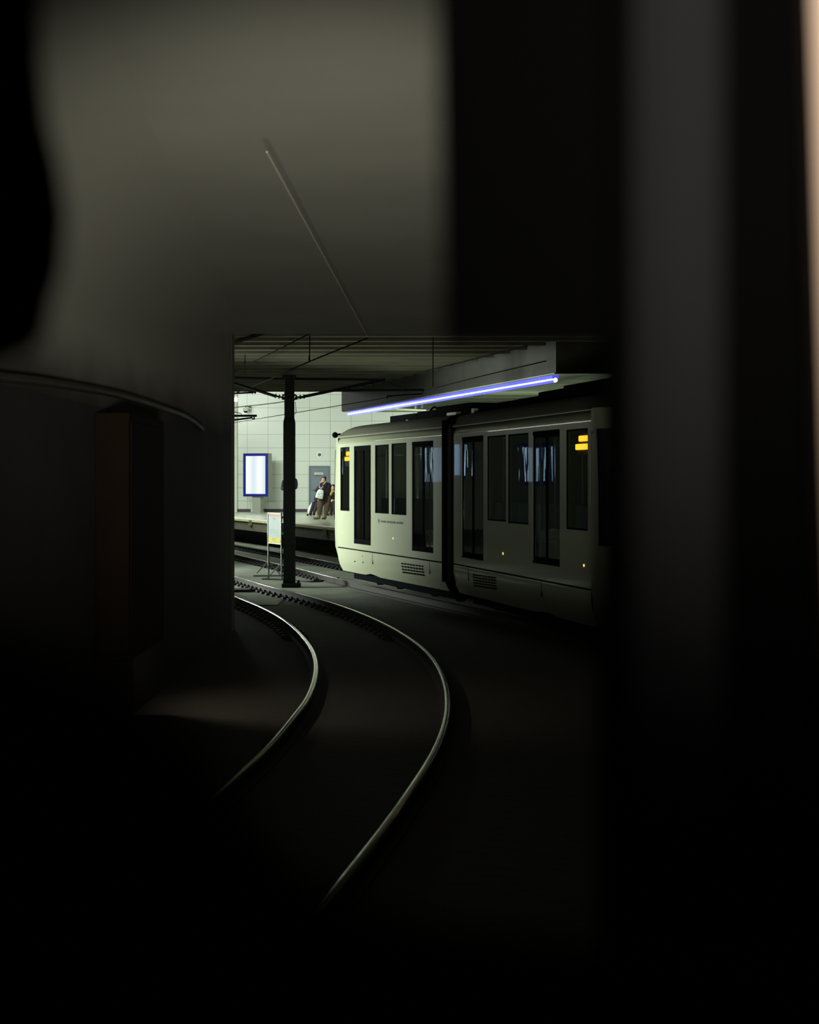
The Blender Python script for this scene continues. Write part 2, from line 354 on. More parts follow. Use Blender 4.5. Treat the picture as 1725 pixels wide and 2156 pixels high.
# lamps of the side hall, hidden behind the tunnel wall, mirrored in the tram
strip_light('hall_lamp', (-8.4, 31, 4.7), (-12.5, 50, 4.7), 'long hall strip lamp behind the tunnel wall', r=0.11, blue=False)

# ================================================================== tracks
def catmull(pts, n=6):
    out = []
    for i in range(len(pts)-1):
        p0 = pts[max(i-1, 0)]; p1 = pts[i]; p2 = pts[i+1]; p3 = pts[min(i+2, len(pts)-1)]
        for k in range(n):
            t = k/n
            out.append(0.5*((2*p1)+(p2-p0)*t+(2*p0-5*p1+4*p2-p3)*t*t+(-p0+3*p1-3*p2+p3)*t**3))
    out.append(pts[-1]); return out
def smooth(pts, it=12):
    for _ in range(it):
        pts = [pts[0]]+[(pts[i-1]+2*pts[i]+pts[i+1])/4 for i in range(1, len(pts)-1)]+[pts[-1]]
    return pts
def rail_path(px, far=9.0, near=7.0, it=12):
    w = [G(x, y) for x, y in px]
    d0 = (w[0]-w[3]).normalized(); w = [w[0]+d0*far]+w
    d1 = (w[-1]-w[-3]).normalized(); w = w+[w[-1]+d1*near]
    return smooth(catmull(w), it)
def offs(path, off, z=0.0):
    r = []
    for i, p in enumerate(path):
        t = (path[min(i+1, len(path)-1)]-path[max(i-1, 0)]).normalized()
        r.append(p+Vector((-t.y, t.x, 0))*off+Vector((0, 0, z)))
    return r
def sweep(mb, path, prof):
    rings = []
    for i, p in enumerate(path):
        t = (path[min(i+1, len(path)-1)]-path[max(i-1, 0)]).normalized(); n = Vector((-t.y, t.x, 0))
        rings.append([p+n*a+Vector((0, 0, z)) for a, z in prof])
    mb.loft(rings, closed=True, caps=True)
HEAD = [(-.024, -.004), (-.020, -.001), (-.010, 0), (.010, 0), (.020, -.001), (.024, -.004), (.024, -.02), (-.024, -.02)]
WEB = [(-.010, -.040), (-.035, -.038), (-.036, -.012), (-.024, -.0045), (.024, -.0045), (.036, -.012), (.035, -.038), (.010, -.040), (.010, -.12), (.07, -.135), (.07, -.15), (-.07, -.15), (-.07, -.135), (-.010, -.12)]
def resample(path, step):
    out = []; acc = 0; nxt = 0
    for i in range(len(path)-1):
        a, b = path[i], path[i+1]; L = (b-a).length
        while nxt <= acc+L and L > 0:
            out.append((a+(b-a)*((nxt-acc)/L), (b-a).normalized())); nxt += step
        acc += L
    return out
outer_px = [(493,1212),(561,1233.6),(627,1248.5),(694.5,1267),(755,1288),(813,1313.5),(857,1339),(894.5,1366),(923.5,1401),(939.4,1441),(943.3,1476),(941,1507.5),(932,1541),(917.7,1575),(897,1612),(868.4,1655),(824,1719.5),(764,1798),(703.5,1872.5)]
inner_px = [(492,1254.5),(529,1269),(561,1283),(596,1302.5),(620,1321.5),(640,1342),(656.8,1366),(665,1391),(665,1418),(657,1449),(643,1477),(625,1499.5),(604.6,1525),(575.6,1559.7),(543.8,1591.6),(509,1620.6),(491.6,1638)]
far_px = [(492.5,1146),(560,1157.7),(640,1171.7),(719,1187.2)]
near_px = [(492.5,1166.5),(560,1181),(640,1199.5),(700,1215)]
def ext_far(px, far, near):
    w = [G(x, y) for x, y in px]; d = (w[-1]-w[0]).normalized()
    base = [w[0]-d*far]+w
    for k in range(1, 9):                    # bends gently towards the tunnel
        d = (Matrix.Rotation(R(0.9), 3, 'Z') @ d) if False else (Matrix.Rotation(R(0.55), 3, 'Z') @ d)
        base.append(base[-1]+d*(near/8))
    return smooth(catmull(base), 10)
def track(label, paths, fast_at, names):
    rt = thing('railway_track', label, 'railway track', (paths[0][len(paths[0])//2].x, paths[0][len(paths[0])//2].y, -0.15))
    for p in paths:
        b = MB(); sweep(b, p, HEAD); rl = b.build('rail', M['rail'], rt, smooth=True)
        b = MB(); sweep(b, p, WEB); b.build('rail_web', M['rust'], rl)
    n = 0
    for p in paths:
        for q, t in resample(p, 0.42):
            if not fast_at(q) or n >= 100: continue
            n += 1
            nn = Vector((-t.y, t.x, 0)); b = MB()
            for sgn in (-1, 1):
                c = q+nn*0.13*sgn+Vector((0, 0, -0.15))
                u = t*0.085; v = nn*0.075
                b.hexa([c-u-v, c+u-v, c+u+v, c-u+v]+[x+Vector((0, 0, 0.05)) for x in (c-u-v*.8, c+u-v*.8, c+u+v*.8, c-u+v*.8)])
                c = q+nn*0.11*sgn+Vector((0, 0, -0.10)); u = t*0.035; v = nn*0.03
                b.hexa([c-u-v, c+u-v, c+u+v, c-u+v]+[x+Vector((0, 0, 0.035)) for x in (c-u*.6-v*.6, c+u*.6-v*.6, c+u*.6+v*.6, c-u*.6+v*.6)])
            b.build('rail_fastener', M['rubber'], rt)
    return rt
op = rail_path(outer_px); ip = rail_path(inner_px)
track('curved track sweeping in front of the black mast into the tunnel', [op, ip], lambda q: 24 < q.y < 44 and q.x > -7, None)
fp = ext_far(far_px, 18, 22); npth = ext_far(near_px, 26, 26)
track('track along the far platform that the tram stands on', [npth, fp], lambda q: 38 < q.y < 62 and q.x > -7.5, None)
# drain grate between the rails
gc = G(545, 1268, -0.15)
dg = thing('drain_grate', 'dark slotted drain grate between the curved rails', 'drain grate', gc)
b = MB(); b.box(gc.x-0.45, gc.x+0.45, gc.y-0.9, gc.y+0.9, -0.15, -0.145); b.build('grate_frame', M['rubber'], dg)
b = MB()
for k in range(18): b.box(gc.x-0.42, gc.x+0.42, gc.y-0.86+k*0.1, gc.y-0.86+k*0.1+0.05, -0.145, -0.130)
b.build('grate_bars', M['grey'], dg)
bl = G(511, 1245.5, -0.15)
o = MB().box(bl.x-0.9, bl.x+0.17, bl.y-0.28, bl.y+0.28, -0.15, -0.09).build('track_box', M['rubber'], bevel=0.01)
rehome(o, bl); tag(o, 'flat black box lying between the curved rails by the tunnel wall edge', 'track box')
cb = []
for k in range(12):
    f = k/11; q = G(618+95*f, 1222-6*f+5*math.sin(f*3), -0.13); cb.append(q)
o = MB().tube(cb, 0.022, 6).build('ground_cable', M['rubber'], smooth=True); rehome(o, cb[0]); tag(o, 'black cable on the ground right of the mast foot', 'cable')

# ================================================================== catenary mast, wires
MD = 35.8; s = FPX/MD
mx = P(609.5, 0, MD).x
ms = thing('catenary_mast', 'black square overhead line mast standing between the two tracks', 'mast', (mx, MD, -0.15))
zt = P(0, 797, MD).z; zs = P(0, 884, MD).z
MB().box(mx-0.105, mx+0.105, MD-0.1, MD+0.1, zs-0.1, zt).build('post', M['mast'], ms, bevel=0.012)
b = MB(); b.loft([[(mx-x, MD-x, z), (mx+x, MD-x, z), (mx+x, MD+x, z), (mx-x, MD+x, z)] for x, z in ((.125, -.10), (.125, zs-.06), (.108, zs+.03))], closed=True, caps=True)
b.build('lower_sleeve', M['mast'], ms)
MB().box(mx-0.145, mx+0.145, MD-0.14, MD+0.14, zt, zt+0.07).build('cap_plate', M['mast'], ms)
fx = P(613.5, 0, MD).x
MB().box(fx-0.20, fx+0.20, MD-0.2, MD+0.2, -0.15, -0.06).build('base_plate', M['mast'], ms, bevel=0.012)
for i in (-1, 1):
    for j in (-1, 1):
        MB().tube([(fx+i*0.155, MD+j*0.155, -0.06), (fx+i*0.155, MD+j*0.155, 0.0)], 0.02, 6).build('anchor_bolt', M['mast'], ms)
def tp(x, y, d=MD): return P(x, y, d)
MB().tube([tp(440, 794), tp(598, 798)], 0.028).build('cantilever_arm', M['mast'], ms, smooth=True)
MB().tube([tp(621, 797.5), tp(812, 800)], 0.028).build('cantilever_arm', M['mast'], ms, smooth=True)
MB().tube([tp(440, 791), tp(580, 834)], 0.034).build('brace_tube', M['mast'], ms, smooth=True)
MB().tube([tp(640, 835), tp(812, 799)], 0.034).build('brace_tube', M['mast'], ms, smooth=True)
def insul(a, b, n=3):
    m_ = MB(); a = Vector(a); b = Vector(b); m_.tube([a, b], 0.02, 8)
    for k in range(n):
        c = a+(b-a)*(k+.5)/n; d = (b-a).normalized()*0.012; m_.tube([c-d, c+d], 0.05, 10)
    return m_
insul(tp(577, 833), tp(599, 837.5)).build('insulator', M['mast'], ms)
insul(tp(621, 837), tp(644, 834.5)).build('insulator', M['mast'], ms)
for y0 in (832, 840):
    MB().box(mx-0.15, mx+0.15, MD-0.13, MD+0.13, P(0, y0, MD).z-0.015, P(0, y0, MD).z+0.015).build('clamp_band', M['mast'], ms)
MB().tube([tp(622, 846), tp(624, 866), tp(622, 872)], 0.008, 6).build('earth_wire', M['mast'], ms)
MB().tube([tp(700, 822.5), tp(892, 821)], 0.026).build('registration_arm', M['mast'], ms, smooth=True)
MB().tube([tp(735, 815), tp(738, 822.5)], 0.02).build('arm_clamp', M['mast'], ms)
MB().tube([tp(892, 820), tp(890, 829), tp(815, 834), tp(815, 839)], 0.016, 8).build('steady_arm', M['mast'], ms)
MB().tube([tp(810, 801), tp(833, 812), tp(855, 816), tp(856, 822)], 0.009, 6).build('tie_wire', M['mast'], ms)
# second mast, its post behind the tunnel wall edge
D2 = 47.0; m2 = thing('catenary_mast', 'dark overhead line arms reaching in from beside the tunnel wall edge', 'mast', (P(462, 0, D2).x, D2, -0.15))
x2 = P(462, 0, D2).x
MB().box(x2-0.12, x2+0.12, D2-.12, D2+.12, -0.15, P(0, 808, D2).z).build('post', M['mast'], m2)
MB().box(x2-0.24, x2+0.24, D2-.24, D2+.24, -0.15, -0.06).build('base_plate', M['mast'], m2)
MB().tube([P(462, 829.5, D2), P(531, 826.5, D2)], 0.026).build('cantilever_arm', M['mast'], m2, smooth=True)
insul(P(529, 826.6, D2), P(540, 825.8, D2), 2).build('insulator', M['mast'], m2)
MB().tube([P(462, 875.5, D2), P(541, 875.3, D2)], 0.034).build('registration_arm', M['mast'], m2, smooth=True)
MB().tube([P(462, 888, D2), P(531, 879.5, D2), P(533, 883, D2)], 0.026).build('steady_arm', M['mast'], m2, smooth=True)
MB().tube([P(535.5, 875, D2), P(535.5, 882.5, D2)], 0.02).build('drop_clamp', M['mast'], m2)
MB().tube([P(509, 875, D2), P(508, 871, D2), P(506, 870, D2), P(480, 864, D2)], 0.012, 6).build('tie_wire', M['mast'], m2)

def wire(name, pts, r, label, m='wire', cat='overhead wire', group=None):
    path = catmull([Vector(p) for p in pts], 5)
    o = MB().tube(path, r, 6).build(name, M[m], smooth=True); rehome(o, path[0]); tag(o, label, cat, group); return o
def wp(x, y, z): d = (z-CH)*FPX/(HY-y); return P(x, y, d)
CW = 4.3
c1 = [wp(450, 846, CW), wp(493, 829, CW), wp(550, 806, CW), wp(572, 797, CW), wp(650, 762, CW), wp(743, 724.5, CW), wp(775, 711.5, CW)]
wire('contact_wire', c1, 0.012, 'contact wire crossing the station left of the mast to the tunnel mouth')
c2 = [c1[-1], wp(735, 637, CW), wp(690, 553, CW), wp(640, 462, CW), wp(600, 391, CW), wp(562, 322, CW)]
c2 = [P(775.5, 711, 24.0)]+[P(x, y, 24+(10.4-24)*f) for x, y, f in ((735,636,.42),(690,553,.64),(640,462,.80),(600,391,.91),(562,322,1.0))]
def wline(a, b, n=8): return [a+(b-a)*k/n for k in range(n+1)]
wa = P(775.5, 711.5, 24.0); wb = P(562, 320, 10.42)
wire('contact_wire', wline(wa, wb), 0.0055, 'thin pale wire running diagonally under the tunnel ceiling', 'wirelit')
wire('messenger_wire', [wp(450, 802, 4.84), wp(493.4, 781.5, 4.84), wp(565, 746, 4.84), wp(631, 713, 4.84), wp(670, 694, 4.84)], 0.013, 'upper carrier wire rising to the tunnel mouth top left')
wire('feeder_cable', [wp(440, 747, 4.985), wp(493, 722.5, 4.985), wp(520, 712.5, 4.985), wp(548, 704, 4.985), wp(580, 690, 4.985)], 0.034, 'thick dark feeder cable in the top left corner of the opening')
wire('messenger_wire', [wp(440, 865, 4.75), wp(493, 858, 4.75), wp(600, 845.5, 4.75), wp(694, 823.5, 4.75), wp(810, 801, 4.75), wp(905, 779, 4.75), wp(1110, 728, 4.75)], 0.015, 'upper dark carrier wire above the tram running past the mast')
wire('contact_wire', [wp(440, 897, 4.3), wp(494.6, 889.6, 4.3), wp(600.5, 872.5, 4.3), wp(726, 852, 4.3), wp(809, 838, 4.3), wp(900, 820.5, 4.3), wp(1010, 793, 4.3), wp(1150, 760, 4.3)], 0.011, 'lower thin contact wire over the tram passing below the strip lamp')
for (x, y0, y1, d) in ((652.5, 706, 761, 29.0), (651, 750, 762, 28.9), (516, 739, 791, 36.5), (912, 706, 815, 32.5)):
    o = MB().tube([P(x, y0, d), P(x-0.3, y1, d)], 0.010, 6).build('wire_hanger', M['wire']); rehome(o, P(x, y1, d))
    tag(o, {652.5: 'long dropper hanging from the ceiling to the middle wire', 651: 'short thick clamp at the foot of the long dropper', 516: 'thin dropper hanging beside the tunnel wall edge', 912: 'dropper between the two wires over the strip lamp'}[x] + ('' if y0 != 807 else ', lower one'), 'wire dropper', 'wire droppers')

# brown cabinet added for a window reflection, also hiding the lamp behind
q0, q1 = FPX*PX/(200-CX), FPX*PX/(282-CX)
cbn = thing('reflection_cabinet', 'tall dim brown cabinet added for a window reflection on the left tunnel wall', 'cabinet', (PX, (q0+q1)/2, 0.60))
MB().box(PX+0.001, PX+0.30, q0, q1, 0.60, 2.80).build('reflection_cabinet_body', mat('reflection_brown', (0.011, 0.0058, 0.0024), 0.8, spec=0.1, var=0.2), cbn, bevel=0.01)
MB().box(PX+0.30, PX+0.312, q0+0.06, q1-0.06, 0.68, 2.72).build('reflection_cabinet_door', mat('reflection_brown_door', (0.012, 0.0063, 0.0026), 0.8, spec=0.1, var=0.2), cbn, bevel=0.004)
wl = thing('brown_glow_lamp', 'small shaded lamp added behind the brown cabinet for a glow on the ground', 'lamp', (PX, 16.45, 2.1))  # added lamp, kept out of sight behind the cabinet
MB().tube([(PX, 16.45, 2.26), (-2.60, 16.45, 2.26), (-2.60, 16.45, 2.2)], 0.012, 8).build('added_lamp_arm', M['rubber'], wl)
MB().loft([[(-2.60+r_*math.cos(2*math.pi*i/16), 16.45+r_*math.sin(2*math.pi*i/16), z_) for i in range(16)] for r_, z_ in ((0.01, 2.22), (0.05, 2.20), (0.075, 2.14))], closed=True).build('added_lamp_shade', M['rubber'], wl)
# ledge pipe along the tunnel wall
lp = []
for x, y in ((-60, 787), (0, 795), (80, 803), (160, 815), (240, 829), (300, 845), (345, 860), (380, 872), (405, 886), (425, 903)):
    xx = PX+0.05; d = FPX*xx/(x-CX); lp.append(P(x, y, d))
o = MB().tube(catmull(lp), 0.035, 10).build('cable_conduit', mat('conduit_grey', (0.035, 0.035, 0.024), 0.5, metal=0.2, bump=0.01, bscale=8), smooth=True); rehome(o, lp[0])
tag(o, 'dull curved cable conduit along the tunnel wall left of the opening', 'conduit')

# ================================================================== far wall things
def lightbox(name, x, d, zb, w_, h_, label, glow=3.2, rz=0.0, depth=0.22, base=0.78):
    t = thing(name, label, 'light box', (x, d, base), rz)
    q = lambda b_: b_
    fr = MB(); fr.box(-w_/2, w_/2, 0.0, depth, zb, zb+h_)
    fr.build('case', M['grey'], t, world=False, bevel=0.01)
    f2 = MB(); e = 0.12
    for bx in ((-w_/2, -w_/2+e, zb, zb+h_), (w_/2-e, w_/2, zb, zb+h_), (-w_/2+e, w_/2-e, zb, zb+e), (-w_/2+e, w_/2-e, zb+h_-e, zb+h_)):
        f2.box(bx[0], bx[1], -0.05, 0.0, bx[2], bx[3])
    f2.build('frame', M['adblue'], t, world=False)
    p = MB().box(-w_/2+e, w_/2-e, -0.02, -0.005, zb+e, zb+h_-e).build('lit_panel', glow_mat(glow), t, world=False)
    MB().box(-0.20, 0.20, 0.05, depth-0.02, 0.0, zb).build('stem', M['grey'], t, world=False)
    MB().box(-0.22, 0.22, 0.03, depth, 0.0, 0.06).build('foot', M['grey'], t, world=False)
    return t
_g = {}
def glow_mat(st):
    if st in _g: return _g[st]
    blue = st > 1.3
    m = bpy.data.materials.new('lit_opal_panel'); m.use_nodes = True; nt = m.node_tree; b = nt.nodes['Principled BSDF']
    tc = nt.nodes.new('ShaderNodeTexCoord'); wv = nt.nodes.new('ShaderNodeTexWave'); wv.wave_type = 'BANDS'; wv.bands_direction = 'X'
    wv.inputs['Scale'].default_value = 0.55; wv.inputs['Distortion'].default_value = 0.6; wv.inputs['Phase Offset'].default_value = 1.2
    nt.links.new(tc.outputs['Object'], wv.inputs['Vector'])
    r = nt.nodes.new('ShaderNodeValToRGB'); r.color_ramp.elements[0].color = (0.30, 0.50, 0.85, 1) if blue else (0.70, 0.80, 0.90, 1); r.color_ramp.elements[1].color = (0.55, 0.80, 1.0, 1) if blue else (0.95, 1.0, 0.98, 1)
    nt.links.new(wv.outputs['Fac'], r.inputs['Fac']); nt.links.new(r.outputs['Color'], b.inputs['Emission Color'])
    b.inputs['Emission Strength'].default_value = st; b.inputs['Base Color'].default_value = (0.1, 0.1, 0.1, 1); _g[st] = m
    return m
BD = 72.4; sb = FPX/BD
lbx = P(539, 0, BD).x; zb = P(0, 1045.5, BD).z-PLZ; hh = (1045.5-954.5)/sb
lightbox('advertising_light_box', lbx, BD, zb, 58/sb, hh, 'glowing white advertising panel in a blue frame by the tiled wall', 0.98, rz=R(-22), depth=0.36)
lightbox('advertising_light_box', -9.7, 42.5, 1.27, 0.60, 1.2, 'lit panel in the side hall mirrored in the tram door nearest the joint', 1.5, rz=R(62), depth=0.2)
lightbox('advertising_light_box', -14.0, 55.0, 1.50, 0.80, 1.35, 'farther lit panel in the side hall mirrored beside the tram joint', 2.6, rz=R(60), depth=0.2)
# door
x0, x1 = P(651, 0, WD).x, P(694.5, 0, WD).x; z1 = P(0, 981, WD).z
dr = MB().box(x0+0.05, x1-0.05, WD-0.05, WD-0.002, PLZ, z1-0.05).build('door_1', M['door']); struct(dr); WM[dr.name] = Matrix.Identity(4)
b = MB(); b.box(x0, x0+0.05, WD-0.08, WD-0.002, PLZ, z1); b.box(x1-0.05, x1, WD-0.08, WD-0.002, PLZ, z1); b.box(x0+.05, x1-.05, WD-0.08, WD-0.002, z1-0.05, z1)
b.build('door_frame', M['doorf'], dr)
MB().tube([(x0+0.12, WD-0.10, PLZ+1.0), (x0+0.24, WD-0.10, PLZ+1.0)], 0.014, 8).build('door_handle', M['chrome'], dr)
ps = thing('door_sign', 'small white plate with red line on the grey door', 'sign', (P(671.5, 0, WD-.06).x, WD-0.06, P(0, 1002, WD).z))
MB().box(P(662, 0, WD-.06).x, P(680.5, 0, WD-.06).x, WD-0.062, WD-0.05, P(0, 999, WD-.06).z, P(0, 995, WD-.06).z).build('sign_plate', M['white'], ps)
MB().box(P(664, 0, WD-.06).x, P(677, 0, WD-.06).x, WD-0.062, WD-0.05, P(0, 1002, WD-.06).z, P(0, 1000.3, WD-.06).z).build('red_strip', M['signr'], ps)
k = MB()
for i in range(9): xx = P(663+i*1.9, 0, WD-.065).x; k.box(xx, xx+0.028, WD-0.0645, WD-0.062, P(0, 997.6, WD).z, P(0, 996.4, WD).z)
k.build('lettering', M['ink'], ps)
# round wall vent
vc = P(673, 957.5, WD-0.02); vt = thing('wall_speaker', 'round white rimmed speaker on the tiles above the door', 'speaker', vc)
b = MB(); b.tube([vc+Vector((0, 0.018, 0)), vc+Vector((0, -0.03, 0))], 0.135, 24); b.build('rim', mat('rim_white', (0.9, 0.9, 0.88), 0.5), vt)
b = MB(); b.tube([vc+Vector((0, -0.031, 0)), vc+Vector((0, -0.04, 0))], 0.078, 24); b.build('grille', mat('grille', (0.05, 0.09, 0.08), 0.5), vt)
# dome camera
dcx = P(523.5, 862, 73.2); dc = thing('security_camera', 'dome camera on a bracket high on the tiled wall left', 'camera', (dcx.x, WD-0.05, dcx.z))
b = MB(); b.box(dcx.x-0.06, dcx.x+0.06, WD-0.1, WD, P(0, 866, WD).z, P(0, 855, WD).z); b.build('wall_bracket', M['grey'], dc)
q = P(517.5, 864, 73.4); MB().tube([(dcx.x, WD-0.1, q.z+0.16), (dcx.x, 73.4, q.z+0.19), (q.x, 73.4, q.z+0.19), (q.x, 73.4, q.z+0.1)], 0.03, 8).build('arm', M['ink'], dc)
b = MB(); b.tube([(q.x, 73.4, q.z-0.03), (q.x, 73.4, q.z+0.12)], [0.12, 0.09], 16); b.build('housing', M['white'], dc, smooth=True)
MB().ball((q.x, 73.4, q.z-0.04), 0.095, 2, (1, 1, 0.8)).build('dome', M['black'], dc, smooth=True)
# hanging white brackets behind the tram
for i, (px, y0, y1, dd) in enumerate(((876, 845, 861, 46), (890, 846, 859, 46))):
    q = P(px, y1, dd); b = MB(); b.tube([P(px-3, y0, dd), P(px, y0+3, dd), q], 0.035, 8)
    o = b.build('hanging_bracket', M['white'], smooth=True); rehome(o, q)
    tag(o, ('left' if i == 0 else 'right')+' one of two white hangers under the strip lamp', 'bracket', 'white hangers under the canopy')

M['standpost'] = mat('stand_post', (0.10, 0.11, 0.09), 0.35, metal=0.6)
# ================================================================== sign stand between tracks
SD = 36.3
sg = thing('sign_stand', 'steel stand with white notice board left of the black mast', 'sign stand', (P(579, 0, SD).x, SD, -0.15))
def sp_(x, y, dd=0.0): return P(x, y, SD+0.41-0.82*(min(max(x, 560), 600)-565.5)/27+dd)
for x, x_ in ((564.5, 565.5), (592, 593.5)):
    MB().tube([sp_(x, 1079.5), sp_(x_, 1219 if x < 580 else 1222)], 0.020, 10).build('post', M['standpost'], sg, smooth=True)
MB().tube([sp_(564.5, 1080), sp_(592, 1081.5)], 0.012, 8).build('top_rail', M['grey'], sg)
MB().tube([sp_(565, 1143), sp_(592.5, 1146)], 0.012, 8).build('bottom_rail', M['grey'], sg)
MB().tube([sp_(535, 1212.5, 0.0), sp_(596, 1212)], 0.018, 8).build('foot_bar', M['mast'], sg, smooth=True)
MB().tube([sp_(553, 1219.0, -0.3), sp_(597, 1220.5, -0.3)], 0.018, 8).build('foot_bar', M['mast'], sg, smooth=True)
MB().tube([sp_(564, 1182), sp_(541, 1207, -0.3)], 0.013, 8).build('brace', M['chrome'], sg, smooth=True)
MB().tube([sp_(592, 1187), sp_(563, 1217, -0.35)], 0.013, 8).build('brace', M['chrome'], sg, smooth=True)
MB().tube([sp_(567, 1184, .1), sp_(593, 1212, .1)], 0.013, 8).build('brace', M['mast'], sg, smooth=True)
def quad(mb, a, b_, c, d_, th=0.01):
    t = Vector((0.95*th, 0.31*th, 0)); mb.hexa([a, b_, b_+t, a+t, d_, c, c+t, d_+t])
k = MB(); quad(k, sp_(565.5, 1142), sp_(590.5, 1145), sp_(590, 1082), sp_(565.5, 1080.5)); bd = k.build('board', M['signw'], sg)
def strip(ya, yb, mm, nm, xa=565.6, xb=590.3):
    k = MB(); sl_ = lambda x: (x-565.5)*0.11
    quad(k, sp_(xa, yb+sl_(xa), -.004), sp_(xb, yb+sl_(xb), -.004), sp_(xb, ya+sl_(xb), -.004), sp_(xa, ya+sl_(xa), -.004), 0.003)
    k.build(nm, M[mm], bd)
strip(1082, 1085.8, 'signr', 'red_band'); strip(1130.5, 1141.8, 'signy', 'yellow_band'); strip(1119.5, 1120.3, 'ink', 'rule_line', 567, 587)
k = MB()
for (xa, xb, ya) in ((574.5, 579, 1088.8), (574.5, 581.5, 1090.8), (575, 580.5, 1092.8)):
    quad(k, sp_(xa, ya+2, -.008), sp_(xb, ya+2, -.008), sp_(xb, ya+0.9, -.008), sp_(xa, ya+0.9, -.008), 0.003)
for i in range(5): quad(k, sp_(573+i*1.9, 1136.2, -.010), sp_(574.4+i*1.9, 1136.4, -.010), sp_(574.4+i*1.9, 1134.4, -.010), sp_(573+i*1.9, 1134.2, -.010), 0.003)
for (xa, xb, ya) in ((567, 588, 1140.8), (575, 581, 1138.3), (583, 588, 1125), (584, 588.5, 1127.5), (567, 588, 1115)):
    quad(k, sp_(xa, ya+1.0+(0 if xb-xa < 10 else 0.3), -.010), sp_(xb, ya+1.0+(0 if xb-xa < 10 else 2), -.010), sp_(xb, ya+0.5+(0 if xb-xa < 10 else 2), -.010), sp_(xa, ya+0.5, -.010), 0.003)
k.build('printed_lines', M['ink'], bd)

# yellow plates on the platform face, blue bin on platform
for i, (px, py) in enumerate(((527.5, 1102), (684, 1121))):
    # find point on the edge line
    kx = (px-CX)/FPX; t = (kx*E0.y-E0.x)/(ED.x-kx*ED.y); q = Vector(ep(t, 0.02)); z = P(px, py, q.y).z
    nn = Vector((ED.y, -ED.x)); nn = nn if nn.x < 0 else -nn
    pl = thing('warning_plate', ('left' if i == 0 else 'right')+' of two small yellow plates on the platform face', 'sign', (q.x+nn.x*0.02, q.y+nn.y*0.02, z-0.07), math.atan2(ED.y, ED.x), 'yellow plates on the platform face')
    MB().box(-0.20, 0.20, -0.012, 0.0, 0.0, 0.19).build('plate', M['signy'], pl, world=False)
    k = MB(); k.box(-0.12, 0.12, -0.016, -0.012, 0.10, 0.14); k.box(-0.10, 0.08, -0.016, -0.012, 0.04, 0.07); k.build('marking', M['ink'], pl, world=False)
kx = (598-CX)/FPX; t = (kx*E0.y-E0.x)/(ED.x-kx*ED.y); q = ep(t, -0.02)
o = MB().box(q[0]-0.12, q[0]+0.2, q[1]-0.05, q[1]+0.1, P(0, 1121, q[1]).z, P(0, 1101, q[1]).z).build('junction_box', mat('dark_blue', (0.03, 0.035, 0.09), 0.6), bevel=0.01)
rehome(o, (q[0], q[1], P(0, 1121, q[1]).z)); tag(o, 'dark blue box on the platform face just left of the mast', 'junction box')

# ================================================================== tram
class Fr:
    def __init__(s, pa, da, pb, db):
        a = P(pa, 0, da); b = P(pb, 0, db); s.O = Vector((a.x, a.y)); s.D = Vector((b.x-a.x, b.y-a.y)); s.L = s.D.length; s.D.normalize()
        s.N = Vector((-s.D.y, s.D.x));  # inward (away from camera)
        if s.N.x < 0: s.N = -s.N
    def w(s, u, v, z): q = s.O+s.D*u+s.N*v; return Vector((q.x, q.y, z))
    def u(s, px): k = (px-CX)/FPX; return (k*s.O.y-s.O.x)/(s.D.x-k*s.D.y)
    def z(s, px, py): return P(px, py, (s.O+s.D*s.u(px)).y).z
    def box(s, mb, u0, u1, v0, v1, z0, z1):
        mb.hexa([s.w(u0, v0, z0), s.w(u1, v0, z0), s.w(u1, v1, z0), s.w(u0, v1, z0), s.w(u0, v0, z1), s.w(u1, v0, z1), s.w(u1, v1, z1), s.w(u0, v1, z1)])
d_at = lambda gy: FPX*0.958/(HY-gy)
F1 = Fr(710, d_at(919.2), 938, d_at(897)); F2 = Fr(953, d_at(896), 1245, d_at(859.2))
tram = thing('articulated_tram', 'pale grey articulated tram with amber destination displays at the far platform', 'tram', F1.w(3.4, 1.2, 0.0))
ZG = 3.16; ZS = 0.77; WID = 2.45
